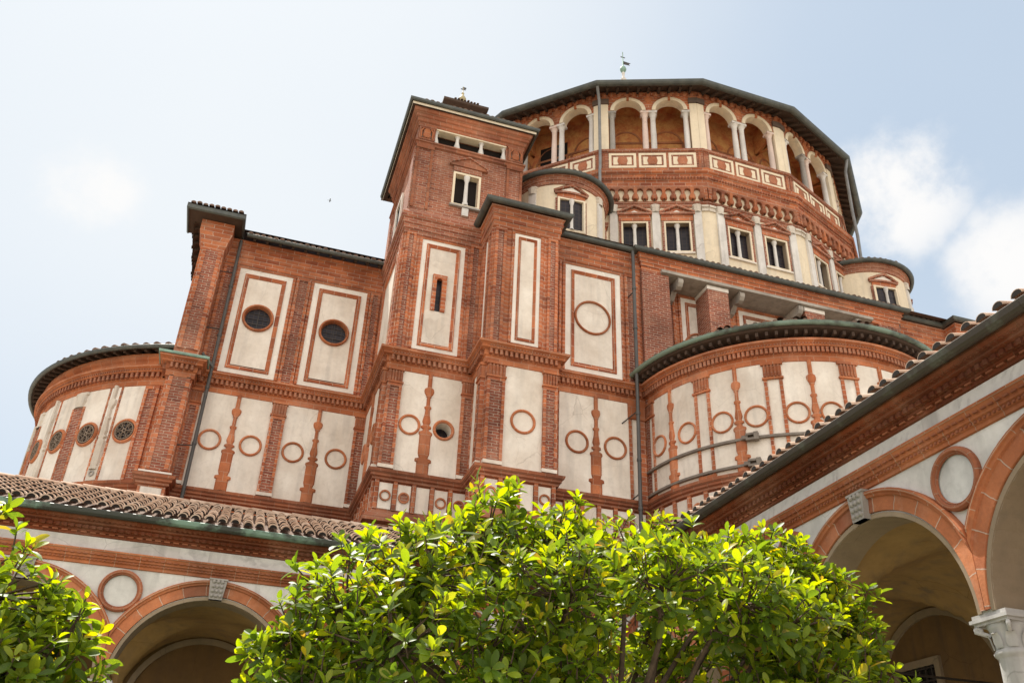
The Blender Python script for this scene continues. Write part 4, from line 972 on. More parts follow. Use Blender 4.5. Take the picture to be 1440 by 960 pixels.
            ringpoly(ar, Wg, uc, zs, [(ri, 0), (ri, .05), (ro - .03, .06), (ro, .05), (ro, 0)], 'plaster_yellow', 20, 0, pi)
            slab(ar, Wg, uc - .05, uc + .05, zs + ri - .01, zs + ro + .05, 0, .09, 'terracotta_smooth')
        for a, c in ((-hg, -.84 - ri), (-.84 + ri, .84 - ri), (.84 + ri, hg)): slab(ar, Wg, a, c, zs, 29.5, -.34, 0, 'terracotta_blocks', True, True, 'plaster_yellow')
        for u in (0, -hg + .14, hg - .14): ringpoly(ar, Wg, u, 28.98, [(.17, 0), (.16, .04), (.0, .06)], 'terracotta_smooth', 14)
        for i, u in enumerate((-1.49, -.165, .165, 1.49)):
            c = V.sub('column'); xy = Wg(u, -.14, 0)[:2]; m = 'stone_pink' if (i + k) % 3 == 1 else ('stone_grey' if (i * 3 + k) % 5 == 0 else 'stone_white')
            lathe(c, xy, [(.16, 26.12), (.16, 26.2), (.14, 26.22), (.15, 26.27), (.115, 26.31), (.12, 26.6), (.115, 27.3), (.10, 28.02), (.115, 28.04), (.10, 28.07), (.11, 28.12), (.15, 28.24), (.17, 28.26)], m, 14)
            Wq = Flat(xy[0], xy[1], Wg.t[0], Wg.t[1]); slab(c, Wq, -.17, .17, 28.26, 28.36, -.17, .17, m)
        for e in (-1, 1):
            s = V.sub('gallery_pilaster')
            a = hg * e; b2 = (hg - .30) * e; lo, hi = min(a, b2), max(a, b2)
            slab(s, Wg, lo, hi, 26.1, 28.725, -.34, .03, 'plaster_yellow'); slab(s, Wg, lo - .03, hi + .03, 28.72, 28.98, -.34, .10, 'capital_dark')
        # inner wall with arched opening
        Wi = dface(k, 8.55); iw = V.sub('gallery_wall'); hi_ = 8.55 * sin(pi / 16)
        slab(iw, Wi, -hi_, hi_, 26.0, 29.5, -.2, 0, 'gallery_fresco', False)
        if k == -1 or k == 15: slab(iw, Wi, -1.35, -.1, 26.0, 28.6, 0, .03, 'opening_dark')
        ringpoly(iw, Wi, .0, 26.55, [(.62, 0), (.62, .04), (.5, .04), (.5, 0)], 'plaster_yellow', 20, 0, pi)
        for u in (-.84, .84): ringpoly(iw, Wi, u, 27.9, [(.62, 0), (.62, .03), (.55, .03), (.55, 0)], 'inner_brick', 16, 0, pi)
        slab(iw, Wi, -1.5, 1.5, 27.82, 27.92, 0, .04, 'inner_brick'); 
        for u in (-1.5, -.1, .1, 1.5): slab(iw, Wi, u - .05, u + .05, 26.1, 27.85, 0, .04, 'inner_brick')
        disc(iw, Wi, .0, 26.5, .5, .02, 'opening_dark', 20)
        for e in (-1, 1):   # cross walls of the gallery at the corners
            slab(iw, Wi, e * hi_ - .06, e * hi_ + .06, 28.3, 29.5, 0, 1.3, 'gallery_fresco')
    sweep(mb, full(8.5), [(0, 23), (0, 30)], 'inner_brick', True, caps=False)
    c = V.sub('cornice')
    sweep(c, full(RW), [(0, 23.12), (.06, 23.15), (.06, 23.26), (.10, 23.29), (.10, 23.35), (.04, 23.38), (.04, 23.42)], 'tower_brick', True)
    sweep(c, full(RW - .12), [(.05, 23.97), (.22, 24.0), (.22, 24.1), (.16, 24.12), (.16, 24.42), (.22, 24.46), (.22, 24.52), (.2, 24.56), (.2, 24.68), (.30, 24.74), (.33, 24.84), (.34, 24.90), (.05, 25.02), (-.2, 25.02)], 'terracotta_blocks', True)
    dentils(c, full(RW - .12), .12, .06, 24.46, 24.53, .2, .26, 'terracotta_dull', True)
    b = V.sub('balustrade')
    sweep(b, full(RB), [(-.3, 24.9), (0, 25.0), (.05, 25.02), (.05, 25.14), (0, 25.16), (0, 26.0), (.08, 26.03), (.12, 26.08), (.12, 26.12), (-.45, 26.14), (-.45, 25)], 'tower_brick', True)
    fl = V.sub('gallery_floor'); sweep(fl, full(RB - .3), [(0, 26.05), (-1.6, 26.06)], 'tower_brick', True); fl = V.sub('gallery_ceiling'); sweep(fl, full(RG), [(.0, 29.48), (-1.6, 29.5)], 'gallery_fresco', True)
    e = V.sub('eave'); ring = full(RG)
    sweep(e, ring, [(-.05, 29.5), (.04, 29.42), (.06, 29.30), (.0, 29.26)], 'terracotta_blocks', True)
    dentils(e, ring, .30, .16, 29.12, 29.32, 0, .09, 'terracotta_smooth', True)
    sweep(e, ring, [(0, 29.42), (.68, 29.06), (.70, 29.13), (-.5, 29.75)], 'eave_timber', True)
    for (x, y, t, n) in along(ring, .40, .05, True):
        Wr = Flat(x, y, t[0], t[1]); q = [Wr(s, d, z) for s in (-.05, .05) for d, z in ((0, 29.28), (0, 29.42), (.60, 29.10), (.60, 29.0))]
        for f in ((0, 1, 2, 3), (4, 5, 6, 7), (0, 3, 7, 4), (3, 2, 6, 7)): e.face([q[i] for i in f], 'eave_timber', [(0, 0), (0, .1), (.4, .1), (.4, 0)])
    r = V.sub('roof'); P = full(RG + .72)
    for p, q in zip(P, P[1:] + P[:1]): r.face([(p[0], p[1], 29.2), (q[0], q[1], 29.2), (DCX, DCY, 33.5)], 'roof_tile_dark', [(0, 0), (4, 0), (2, 10)])
    for (p) in P:
        d = Vector((DCX - p[0], DCY - p[1], 0)).normalized()
        for j in range(5):
            a = Vector((p[0], p[1], 29.3)) + d * (.05 + .0 * j) + Vector((-d.y, d.x, 0)) * (j - 2) * .2
            id_ = (random.random(), random.random()); t = Vector((-d.y, d.x, 0))
            r.grid([[a + t * .085 * cos(x) + Vector((0, 0, .08 * sin(x))) + d * s * .5 + Vector((0, 0, s * .22)) for x in [pi * k / 6 for k in range(7)]] for s in (0, 1)], 'roof_tile_dark', [[id_] * 7] * 2)
    g = V.sub('gutter'); gutter(g, full(RG), .80, 29.12, .13, 'gutter_dark', True, brackets=.9)
    for k, rr in ((0, .06), (3, .065)):
        a = DPH + k * pi / 8; at = lambda R, z: (DCX + R * cos(a), DCY + R * sin(a), z)
        if k == 0: downpipe(V, [at(10.75, 29.0), at(10.3, 28.6), at(10.28, 26.2), at(10.3, 25.2), at(10.42, 24.8), at(10.42, 23.3)], rr, 'pipe_lead')
        else: downpipe(V, [at(10.78, 29.05), at(10.62, 28.4), at(10.58, 26.2), at(10.6, 24.9), at(10.55, 23.5), at(10.42, 20.0)], rr, 'pipe_lead')
    # crowning ball and vane, over the roof of the dome lantern
    la = V.sub('lantern'); sweep(la, [(15.8 + .9 * cos(k * pi / 4), 33 + .9 * sin(k * pi / 4)) for k in range(8)], [(0, 32), (0, 37), (.2, 37.1), (-.8, 39.5)], 'plaster_yellow', True)
    v = V.sub('weather_vane'); x, y = 15.8, 33
    lathe(v, (x, y), [(.16, 39.4), (.12, 40.0), (.14, 40.4), (.17, 40.46), (.09, 40.55), (.07, 40.9), (.1, 40.95), (.06, 41.05)], 'stone_white', 14); lathe(v, (x, y), [(.06, 41.05), (.15, 41.15), (.19, 41.28), (.15, 41.42), (.06, 41.5), (.03, 41.6), (.025, 42.7)], 'verdigris', 14)
    Wv = Flat(x, y, 1, 0)
    outline(v, Wv, [(0, 41.72), (.42, 41.76), (.34, 41.84), (.48, 41.93), (0, 41.96)], -.015, .015, 'iron'); slab(v, Wv, -.14, .14, 42.25, 42.30, -.015, .015, 'iron')
    V.close()
build_drum()

# ---- round corner turrets
def build_turret(cx, cy, R, wins, pils, zt=22.75):
    V = Vol('corner_turret', church); W = Cyl(cx, cy, R, seg=R * radians(6)); pts = arc(cx, cy, R, -230, 50, 6)
    sweep(V.mb, pts, [(0, 19.3), (0, zt - .1)], 'plaster_yellow', caps=False)
    sweep(V.sub('cornice'), pts, [(0, zt - .42), (.05, zt - .40), (.05, zt - .27), (.09, zt - .24), (.09, zt - .13), (.16, zt - .09), (.16, zt - .04), (0, zt)], 'tower_brick')
    for a in wins:
        u = W.u(a); w = V.sub('window')
        frame(w, W, u - .48, u + .48, 20.42, 21.84, .075, 0, .12, 'plaster_yellow'); slab(w, W, u - .41, u + .41, 20.48, 21.78, -.01, .012, 'dark_glass', False, False)
        lathe(w, W(u, .05, 0)[:2], [(.085, 20.48), (.06, 20.58), (.055, 21.55), (.09, 21.68), (.09, 21.78)], 'stone_white', 10)
        slab(w, W, u - .56, u - .48, 20.42, 21.84, 0, .06, 'rough_brick'); slab(w, W, u + .48, u + .56, 20.42, 21.84, 0, .06, 'rough_brick')
        p = V.sub('pediment'); slab(p, W, u - .5, u + .5, 21.84, 22.03, 0, .06, 'terracotta_blocks'); slab(p, W, u - .58, u + .58, 22.03, 22.10, 0, .13, 'tower_brick')
        outline(p, W, [(u - .5, 22.10), (u - .25, 22.10), (u, 22.10), (u + .25, 22.10), (u + .5, 22.10), (u + .25, 22.22), (u, 22.33), (u - .25, 22.22)], 0, .06, 'plaster_white')
        for e in (-1, 1):
            q = [(u + e * .6, 22.10), (u + e * .3, 22.23), (u, 22.35), (u, 22.43), (u + e * .3, 22.31), (u + e * .62, 22.17)]; outline(p, W, q, 0, .14, 'tower_brick')
    for a in pils:
        u = W.u(a); s = V.sub('pilaster'); slab(s, W, u - .14, u + .14, 19.4, 22.2, 0, .07, 'stone_grey' if a < -140 else 'stone_white')
        silhouette(s, W, u, [(.2, zt - .42), (.2, zt - .48), (.16, zt - .51), (.17, zt - .60), (.13, zt - .68), (.15, zt - .70), (.15, zt - .73)], 0, .13, 'carved_stone')
    g = V.sub('gutter'); gutter(g, pts, .25, zt + .0, .09, 'gutter_dark')
    r = V.sub('roof'); P = arc(cx, cy, R + .3, -230, 50, 8)
    for p, q in zip(P, P[1:]): r.face([(p[0], p[1], zt + .05), (q[0], q[1], zt + .05), (cx, cy, zt + .9)], 'roof_tile_dark', [(0, 0), (.5, 0), (.2, 2)])
    barrel_row(r, pts, -.4, .27, zt + .26, zt + .08, .2, .075, 'roof_tile_dark')
    V.close()
build_turret(8.9, 24.6, 1.74, [-94, 0], [-140, -52], 22.88)
build_turret(22.45, 25.5, 2.0, [-97, -20], [-150, -55], 22.95)

# ------------------------------------------------------------------ cloister wings
SPR, RIN, ROUT, WTH, BAY = 4.11, 1.50, 1.83, 0.46, 3.25
def build_wing(name, label, W, cols, ulo, uhi, back, roofu, caps_skip=(), fresco=()):
    """W: wall frame (d = outward to the garden); cols: column positions along u; back: depth of the rear wall; roofu: extent of the roof along u"""
    o0 = W(sum(cols) / len(cols), 0, 0)
    root = empty(name, o0, label, 'cloister wing', 'arcaded cloister wings round the garden')
    V = Vol('arcade_wall', root); mb = V.mb; P1 = 'cloister_plaster'
    n = 28
    for c0, c1 in zip(cols, cols[1:]):
        uc = (c0 + c1) / 2
        A = [pi - pi * i / n for i in range(n + 1)]
        pts = [(uc + RIN * cos(a), SPR + RIN * sin(a)) for a in A]
        for p, q in zip(pts, pts[1:]):
            mb.face([W(p[0], 0, p[1]), W(q[0], 0, q[1]), W(q[0], 0, 6.9), W(p[0], 0, 6.9)], P1, [p, q, (q[0], 6.9), (p[0], 6.9)])
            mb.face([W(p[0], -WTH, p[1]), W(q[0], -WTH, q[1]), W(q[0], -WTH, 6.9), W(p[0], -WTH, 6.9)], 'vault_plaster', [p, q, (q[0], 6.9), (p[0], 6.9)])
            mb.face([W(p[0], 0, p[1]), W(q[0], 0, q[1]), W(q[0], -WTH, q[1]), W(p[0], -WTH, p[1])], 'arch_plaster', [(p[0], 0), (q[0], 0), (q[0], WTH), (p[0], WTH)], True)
        ar = V.sub('archivolt'); ringpoly(ar, W, uc, SPR, [(RIN, 0), (RIN, .018), (RIN + .058, .018)], 'arch_plaster', 40, 0, pi)
        k = []
        NA = 44
        prof = [(RIN + .055, .0), (RIN + .06, .035), (RIN + .235, .035), (RIN + .245, .065), (RIN + .275, .075), (RIN + .285, .095), (RIN + .315, .10), (ROUT, .085), (ROUT, 0)]
        mats = ['archivolt_brick'] * 3 + ['terracotta_smooth'] * 5
        for (pr, m) in zip(zip(prof, prof[1:]), mats):
            rows = []; uvr = []
            for r, d in pr:
                row = []; ur = []; dd0 = d
                for i in range(NA + 1):
                    a = pi * i / NA; rr = r; d = dd0
                    
                    if abs(cos(a)) * r > BAY / 2 - .004: rr = (BAY / 2 - .004) / abs(cos(a)); d = min(d, .035)
                    row.append(W(uc + rr * cos(a), d, SPR + .02 + rr * sin(a))); ur.append((a * RIN, r))
                rows.append(row); uvr.append(ur)
            ar.grid(rows, m, uvr, smooth=False)
        ks = V.sub('keystone')
        for d, hw0, hw1 in ((.12, .115, .155),):
            q = [(uc - hw0, SPR + RIN - .0), (uc + hw0, SPR + RIN - .0), (uc + hw1, SPR + ROUT + .03), (uc - hw1, SPR + ROUT + .03)]
            outline(ks, W, q, -.1, d, 'stone_grey')
            ks.face([W(uc - hw0, -.1, SPR + RIN), W(uc + hw0, -.1, SPR + RIN), W(uc + hw0, d, SPR + RIN), W(uc - hw0, d, SPR + RIN)], 'stone_grey', [(0, 0)] * 4)
            for i in range(4):
                z = SPR + RIN + .06 + .085 * i
                for e in (-1, 0, 1): lathe(ks, W(uc + e * .075, d - .0, 0)[:2], [(.0, z - .03), (.03, z - .015), (.036, z + .01), (.02, z + .035), (0, z + .04)], 'stone_grey', 8)
            slab(ks, W, uc - .165, uc + .165, SPR + ROUT + .02, SPR + ROUT + .05, 0, d + .015, 'stone_grey')
    for i, c in enumerate(cols):
        # pier between two arches, above the capital
        slab(mb, W, c - BAY / 2 + RIN, c + BAY / 2 - RIN, SPR - .02, 6.9, -WTH, 0, P1, True, True, 'arch_plaster')
        roundel_zone = V.sub('roundel'); ringpoly(roundel_zone, W, c, 5.60, [(.37, .0), (.37, .05), (.345, .075), (.315, .075), (.30, .045), (.29, .05), (.275, .02)], 'terracotta_dull', 36)
        if i in fresco: disc(roundel_zone, W, c, 5.60, .28, .004, 'stained_plaster')
        co = V.sub('column'); x, y = W(c, -WTH / 2, 0)[:2]; m = 'marble_grey'
        lathe(co, (x, y), [(.30, 0), (.30, .15), (.26, .17), (.28, .24), (.225, .29), (.235, .31), (.205, .36), (.20, 1.4), (.195, 2.2), (.165, 3.65), (.168, 3.665), (.195, 3.69), (.20, 3.715), (.172, 3.75)], m, 24)
        cap = V.sub('capital'); lathe(cap, (x, y), [(.172, 3.75), (.174, 3.81), (.180, 3.88), (.200, 3.955), (.225, 4.0), (.17, 4.01)], m, 24)
        Wc = Flat(x, y, W.t[0], W.t[1])
        slab(cap, Wc, -.23, .23, 4.0, 4.03, -.23, .23, m); slab(cap, Wc, -.26, .26, 4.03, 4.065, -.26, .26, m); slab(cap, Wc, -.235, .235, 4.065, 4.11, -.235, .235, m)
        for e in (-1, 1):
            for g in (-1, 1):
                # corner volutes
                vx, vy = Wc(e * .205, g * .205, 0)[:2]; b = Vector((vx - x, vy - y, 0)).normalized()
                sp = [Vector((vx, vy, 3.955)) + b * (.036 * cos(t)) * (1 - t / 9) + Vector((0, 0, .036 * sin(t) * (1 - t / 9))) for t in [j * .55 for j in range(14)]]
                tube(cap, [(x + b.x * .185, y + b.y * .185, 3.90)] + sp, .024, m, 8)
        for j in range(8):      # acanthus leaves round the bell
            a = j * pi / 4; t = Vector((-sin(a), cos(a), 0)); rdl = Vector((cos(a), sin(a), 0))
            rows = [[Vector((x, y, 0)) + rdl * (rr + (.012 if w_ == 0 else 0)) + t * w_ * hw + Vector((0, 0, z)) for w_ in (-1, 0, 1)] for rr, hw, z in ((.175, .045, 3.755), (.188, .060, 3.81), (.196, .054, 3.86), (.218, .042, 3.905), (.236, .018, 3.895))]
            cap.grid(rows, m, [[(0, 0)] * 3] * 5)
    mo = V.sub('cornice'); Wp = [W(ulo, 0, 0)[:2], W(uhi, 0, 0)[:2]]
    sweep(mo, Wp, [(0, 6.00), (.03, 6.01), (.03, 6.055), (.055, 6.07), (.055, 6.10), (.085, 6.115), (.085, 6.15), (.11, 6.17), (.13, 6.21), (.15, 6.225), (.15, 6.25), (0, 6.28)], 'terracotta_smooth')
    dentils(mo, Wp, .07, .03, 6.072, 6.10, .05, .075, 'terracotta_dull'); dentils(mo, Wp, .11, .07, 6.155, 6.175, .09, .125, 'terracotta_dull')
    for a, b in ((fr, fr2) for fr, fr2 in FRIEZE['L' if W.t[0] > .5 else 'R']): slab(V.sub('faded_fresco'), W, a, b, 6.29, 6.49, 0, .004, 'faded_fresco', False, False)
    ev = V.sub('eave_cornice')
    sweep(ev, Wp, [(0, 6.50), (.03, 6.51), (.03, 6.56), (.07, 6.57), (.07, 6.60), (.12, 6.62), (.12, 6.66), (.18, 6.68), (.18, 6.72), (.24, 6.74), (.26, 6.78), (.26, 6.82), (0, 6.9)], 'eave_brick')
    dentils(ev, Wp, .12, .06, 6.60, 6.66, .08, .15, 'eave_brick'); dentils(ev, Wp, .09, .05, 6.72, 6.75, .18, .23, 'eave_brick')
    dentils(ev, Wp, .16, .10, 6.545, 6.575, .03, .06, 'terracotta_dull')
    g = V.sub('gutter'); gp = [W(roofu[0], 0, 0)[:2], W(roofu[1], 0, 0)[:2]]; gutter(g, gp, .34, 6.85, .078, 'gutter_verdigris' if W.t[0] > .5 else 'gutter_brown', brackets=1.15)
    # rear wall and groin vaults
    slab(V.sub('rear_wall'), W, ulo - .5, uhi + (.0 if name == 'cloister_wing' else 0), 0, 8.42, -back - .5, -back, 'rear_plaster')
    vt = V.sub('vault'); ry = (back - WTH) / 2
    for c0, c1 in zip(cols, cols[1:]):
        uc = (c0 + c1) / 2; ru = BAY / 2; N = 26; rows = []; uv = []
        for i in range(N + 1):
            row = []; uu = []
            for j in range(N + 1):
                a = -1 + 2 * i / N; b = -1 + 2 * j / N
                z = SPR + max(1.55 * sqrt(max(0, 1 - a * a)), 1.55 * sqrt(max(0, 1 - b * b)))
                row.append(W(uc + a * ru, -WTH - ry + b * ry, z)); uu.append((a, b))
            rows.append(row); uv.append(uu)
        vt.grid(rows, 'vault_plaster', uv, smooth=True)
        # lunette moulding on the rear wall
        rw = V.sub('lunette'); ringpoly(rw, W, uc, SPR, [(1.52, -back), (1.52, -back + .05), (1.40, -back + .05), (1.40, -back)], 'arch_plaster', 28, 0, pi)
    for c in cols:
        t = V.sub('tie_rod'); tube(t, [W(c, -WTH, 4.16), W(c, -back, 4.16)], .018, 'iron', 6)
    # lean-to roof of barrel tiles
    rf = V.sub('roof'); d0, z0, d1, z1 = .36, 6.915, -back + .02, 8.50
    rf.face([W(roofu[0], d0 - .05, z0 - .03), W(roofu[1], d0 - .05, z0 - .03), W(roofu[1], d1, z1 - .03), W(roofu[0], d1, z1 - .03)], 'roof_tile_dark', [(0, 0), (9, 0), (9, 4), (0, 4)])
    rf.face([W(roofu[0], d0 - .05, z0 - .06), W(roofu[1], d0 - .05, z0 - .06), W(roofu[1], -.02, 6.84), W(roofu[0], -.02, 6.84)], 'eave_timber', [(0, 0), (9, 0), (9, 4), (0, 4)])
    pitch = .235; nt = int((roofu[1] - roofu[0]) / pitch); nc = 13; L = hypot(d1 - d0, z1 - z0)
    for i in range(nt):
        u = roofu[0] + pitch * (i + .5); 
        for k in range(nc):
            t0, t1 = k / nc, (k + 1.12) / nc
            id_ = (random.random(), random.random()); ju = random.uniform(-.018, .018) + (random.uniform(-.05, .05) if random.random() < .04 else 0); jz = random.uniform(0, .022); r0, r1 = (.094, .070) if W.t[0] > .5 else (.080, .066)
            rows = []
            for t, r, lift in ((t0, r0, .050), (min(t1, 1), r1, .0)):
                d = d0 + (d1 - d0) * t; z = z0 + (z1 - z0) * t + lift + jz
                rows.append([W(u + ju + r * cos(a), d, z + r * .9 * sin(a)) for a in [pi * q / 7 for q in range(8)]])
            rf.grid(rows, 'clay_tile', [[id_] * 8] * 2, smooth=True)
            # near-black cap over the open lower end, painting in the shade of the hollow
            q = rows[0]; w_ = [W(u + ju + .072 * cos(a), d0 + (d1 - d0) * t0, z0 + (z1 - z0) * t0 + .050 + jz + .065 * sin(a)) for a in [pi * q / 7 for q in range(8)]]
            for a in range(7): rf.face([q[a], q[a + 1], w_[a + 1], w_[a]], 'clay_tile', [id_] * 4)
            rf.face(w_, 'opening_dark', [id_] * 8)
    rd = V.sub('ridge'); nr = int((roofu[1] - roofu[0]) / .46)
    for i in range(nr):
        u = roofu[0] + .46 * i; id_ = (random.random(), random.random()); jz = random.uniform(-.01, .012)
        rows = [[W(uu, d1 + .02 + r * cos(a), z1 + .03 + jz + r * .9 * sin(a)) for a in [pi * q / 7 for q in range(8)]] for uu, r in ((u - .02, .125), (u + .46, .105))]
        rd.grid(rows, 'clay_tile', [[id_] * 8] * 2, smooth=True)
    V.close(); return root, V
FRIEZE = {'L': [(-1.02, -.5), (-.15, 1.6), (2.0, 4.3)], 'R': [(-7.3, -5.9), (-8.9, -7.9), (-13.4, -9.6)]}
colsL = [-11.61, -8.36, -5.11, -1.86, 1.39, 4.64, 7.89]
WL = FRONT(17.4)
rootL, VL = build_wing('cloister_wing', 'tile roofed cloister wing running below the choir, its ridge in full view', WL, colsL, -13.2, 7.6, 3.6, (-13.2, 7.25))
colsR = [-17.30, -14.05, -10.80, -7.55, -4.30, -1.05, 2.20]
WR = Flat(7.6, 0, 0, -1)       # u = -y, outward is -x
rootR, VR = build_wing('cloister_wing', 'cloister wing receding at the right, its dark gutter crossing in front of the round apse', WR, colsR, -17.4, 3.0, 3.6, (-17.05, 3.0), fresco=(2, 3, 4))
def extras():
    # grated window and iron rail on the rear wall of the right wing
    mb = MB(); W = Flat(11.2, 0, 0, -1); u0, u1, z0, z1 = -13.3, -12.42, 3.0, 4.75
    slab(mb, W, u0, u1, z0, z1, 0, .02, 'opening_dark'); frame(mb, W, u0 - .12, u1 + .12, z0 - .12, z1 + .12, .12, 0, .06, 'arch_plaster')
    for i in range(6): slab(mb, W, u0 + .08 + .145 * i, u0 + .105 + .145 * i, z0, z1, .04, .07, 'iron')
    for i in range(9): slab(mb, W, u0, u1, z0 + .1 + .2 * i, z0 + .125 + .2 * i, .045, .075, 'iron')
    o = mb.build('window', rootR); o.matrix_parent_inverse = rootR.matrix_basis.inverted()
extras()

# ------------------------------------------------------------------ magnolias
def leaf_rows(base, ax, up, L, w, fold, droop):
    side = ax.cross(up)
    if side.length < 1e-4: side = ax.cross(Vector((1, 0, 0)))
    side.normalize(); nrm = side.cross(ax).normalized()
    rows = []
    for t, k in ((0, .10), (.22, .52), (.50, .95), (.74, .92), (.91, .55), (1.0, .04)):
        c = base + ax * (L * t) - nrm * (droop * L * t * t)
        h = w * .5 * k
        rows.append([c - side * h + nrm * (fold * h), c, c + side * h + nrm * (fold * h)])
    return rows
def magnolia(name, label, base, fork, clumps, per, leaf=(.095, .155), seed=1, group=None, lean=None):
    rnd = random.Random(seed)
    root = empty(name, base, label, 'tree', group)
    inv = root.matrix_basis.inverted()
    wood = MB(); F = Vector(fork); B = Vector(base)
    mid = B.lerp(F, .5) + Vector((rnd.uniform(-.1, .1), rnd.uniform(-.1, .1), 0))
    tube(wood, [B - Vector((0, 0, .1)), B + Vector((0, 0, .25)), mid, F], [.15, .115, .095, .085], 'bark', 10)
    M = {'leaf_mature': MB(), 'leaf_young': MB()}
    limbs = MB()
    for (cx, cy, cz, r, sq) in clumps:
        C = Vector((cx, cy, cz)); d = C - F
        j = lambda s: Vector((rnd.uniform(-s, s), rnd.uniform(-s, s), rnd.uniform(-s, s) * .6))
        p1 = F + d * .33 + j(.16) + Vector((0, 0, -.10)); p2 = F + d * .68 + j(.16)
        limb = [F + Vector((0, 0, -.05)), p1, p2, C + j(.1)]
        tube(limbs, limb, [.036, .028, .020, .013], 'bark', 7)
        n = int(per * (r / .7) ** 2.2)
        for i in range(n):
            # a shoot tip anywhere in the clump, more of them near its skin
            while True:
                v = Vector((rnd.gauss(0, 1), rnd.gauss(0, 1), rnd.gauss(0, 1)))
                if v.length > .01: break
            v.normalize(); q = rnd.random() ** .42
            wob = 1 + .30 * noise.noise(C * 2.3 + v * 1.9)
            tip = C + Vector((v.x * r * q, v.y * r * q, v.z * r * sq * q)) * wob
            ax = (v * .8 * q + Vector((0, 0, .75)) + j(.35)).normalized()
            if i % 3 == 0:
                s0 = C.lerp(tip, .15) + j(.05) - Vector((0, 0, .06)); tube(limbs, [s0, s0.lerp(tip, .55) + j(.05), tip], [.011, .008, .005], 'bark', 4, False)
            else: tube(limbs, [tip - ax * .16 + j(.02), tip], [.006, .0045], 'bark', 4, False)
            young = rnd.random() < .46
            m = rnd.randint(6, 10); ph = rnd.random() * 6.28
            a0 = ax.cross(Vector((rnd.uniform(-1, 1), rnd.uniform(-1, 1), .3))).normalized(); b0 = ax.cross(a0)
            for k in range(m):
                a = ph + k * 2.4; open_ = radians(rnd.uniform(24, 50) if k > m * .55 else rnd.uniform(50, 92))
                d2 = (ax * cos(open_) + (a0 * cos(a) + b0 * sin(a)) * sin(open_)).normalized()
                L = rnd.uniform(*leaf) * (1.0 if k <= m * .7 else .75) * rnd.uniform(.75, 1.1)
                rows = leaf_rows(tip - ax * (.07 * (1 - k / m)), d2, ax + j(.3), L, L * rnd.uniform(.38, .48), rnd.uniform(.1, .6), rnd.uniform(-.12, .38))
                u = (rnd.random(), rnd.random())
                M['leaf_young' if (young and k > m * .45) else 'leaf_mature'].grid(rows, 'leaf_young' if (young and k > m * .45) else 'leaf_mature', [[u] * 3] * 6, smooth=True)
    def put(mb, n, lab=None):
        o = mb.build(n, root); o.matrix_parent_inverse = inv
        if lab: o['label'] = lab
        return o
    put(wood, 'trunk'); put(limbs, 'branches'); put(M['leaf_mature'], 'crown', 'dark green mature leaves'); put(M['leaf_young'], 'young_leaves', 'yellow green new leaves at the shoot tips')
    return root
T1 = [(0.55, 6.5, 2.92, .40, .9), (0.85, 6.7, 3.15, .56, .9), (1.35, 6.7, 3.50, .60, .85), (1.15, 6.2, 2.90, .56, .9), (1.92, 7.0, 3.88, .56, .8), (2.0, 6.95, 4.30, .22, 1.1), (.62, 6.4, 2.60, .40, .9),
      (2.60, 7.1, 3.96, .56, .75), (3.25, 7.2, 4.02, .56, .72), (3.85, 7.2, 4.02, .56, .72), (4.45, 7.2, 3.98, .56, .8), (4.8, 7.2, 4.12, .48, .85), (5.05, 7.2, 3.84, .54, .9), (5.42, 7.2, 3.85, .46, .9), (5.45, 7.15, 3.50, .46, .9), (5.42, 7.0, 3.10, .46, .95), (5.05, 6.6, 2.92, .48, .9),
      (2.3, 6.2, 3.42, .54, .78), (3.05, 6.0, 3.48, .50, .68), (3.75, 6.1, 3.48, .52, .68), (4.35, 6.4, 3.42, .54, .8), (1.8, 6.3, 2.95, .54, .95), (4.6, 6.5, 2.9, .5, .95), (2.4, 6.4, 2.8, .45, .9), (4.05, 6.6, 2.85, .42, .9),
      (2.2, 8.0, 4.05, .54, .7), (3.3, 8.2, 4.2, .54, .7), (4.3, 8.1, 4.15, .54, .7), (2.9, 7.4, 3.3, .45, .8), (3.9, 7.5, 3.3, .45, .8)]
magnolia('magnolia_tree', 'broad spreading magnolia with yellow green shoot tips in the middle foreground', (3.1, 7.2, 0), (3.05, 7.1, 2.2), T1, 168, seed=5, group='magnolias in the cloister garden')
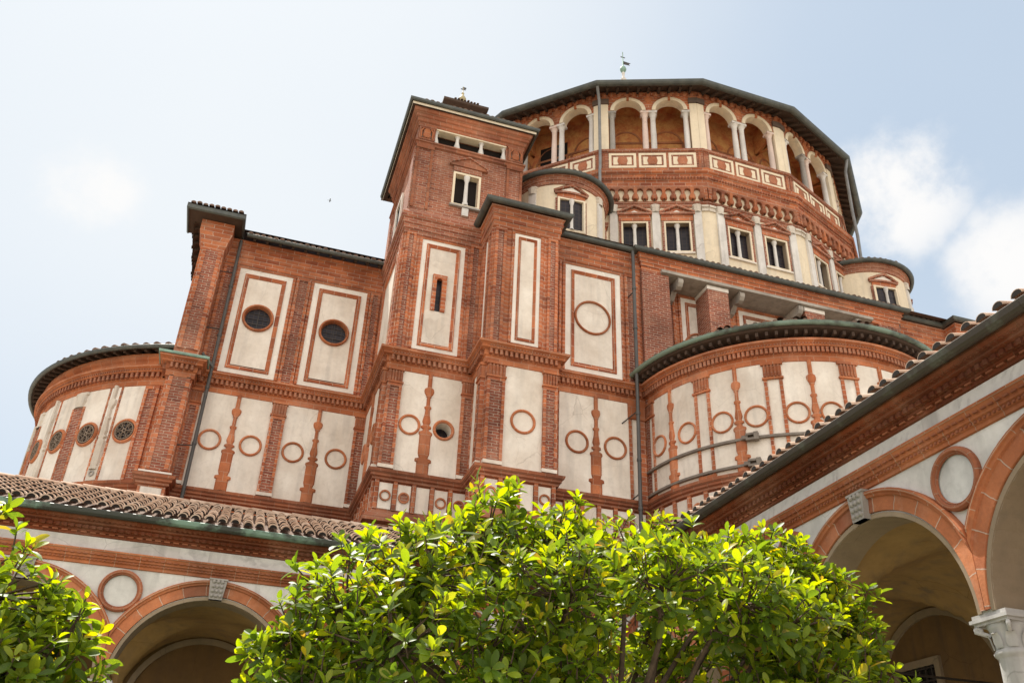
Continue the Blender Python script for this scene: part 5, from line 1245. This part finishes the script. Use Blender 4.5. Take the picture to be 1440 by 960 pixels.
T2 = [(-1.66, 6.5, 3.42, .36, 1.15), (-1.35, 6.4, 3.0, .50, .9), (-0.92, 6.4, 2.72, .46, .9), (-1.15, 6.3, 2.55, .5, .9), (-2.2, 6.6, 3.0, .6, .9), (-2.1, 6.2, 2.5, .6, .9), (-2.9, 6.6, 2.9, .65, .9), (-1.4, 6.2, 2.4, .55, .9), (-0.95, 6.3, 2.35, .40, .9), (-2.6, 7.2, 3.2, .6, .9), (-1.5, 6.9, 2.7, .5, .9)]
magnolia('magnolia_tree', 'magnolia at the left edge of the picture, in front of the left arcade', (-2.4, 6.7, 0), (-2.35, 6.6, 1.9), [(x - .10, y, z - .04, r * .95, q) for x, y, z, r, q in T2], 150, seed=9, group='magnolias in the cloister garden')
T3 = [(3.0, 11.0, 3.5, .8, .9), (4.0, 11.4, 3.9, .8, .9), (4.9, 11.0, 3.6, .8, .9), (2.6, 11.8, 4.2, .7, .9), (5.2, 12.0, 4.2, .7, .9), (3.6, 10.6, 3.0, .7, .9), (4.5, 10.5, 3.0, .7, .9)]
magnolia('magnolia_tree', 'magnolia half hidden behind the trunk and branches of the middle one', (4.0, 11.3, 0), (4.0, 11.3, 2.2), T3, 60, seed=13, group='magnolias in the cloister garden')

def bird():
    d = Vector((.0232, .788, .6153)); p = Vector((0, 0, 1.6)) + d * 74
    mb = MB(); o = lambda x, y, z: (p.x + x * .6, p.y + y * .6, p.z + z * .6)
    mb.grid([[o(x, r * cos(t), r * sin(t)) for t in [2 * pi * k / 8 for k in range(9)]] for x, r in ((-.20, .005), (-.12, .03), (-.02, .05), (.07, .045), (.12, .025), (.15, .03), (.19, .005))], 'iron', [[(0, 0)] * 9] * 7)
    for e in (-1, 1): mb.grid([[o(.07 - .02 * k, e * w, .03 + h) for k in (0, 3, 6)] for w, h in ((.03, .0), (.15, .10), (.28, .08), (.38, .0))], 'iron', [[(0, 0)] * 3] * 4)
    mb.face([o(-.18, 0, 0), o(-.30, .06, 0), o(-.30, -.06, 0)], 'iron', [(0, 0)] * 3)
    tagged(mb.build('bird'), 'small dark bird flying high in the open sky left of the brick stair tower', 'bird')
bird()
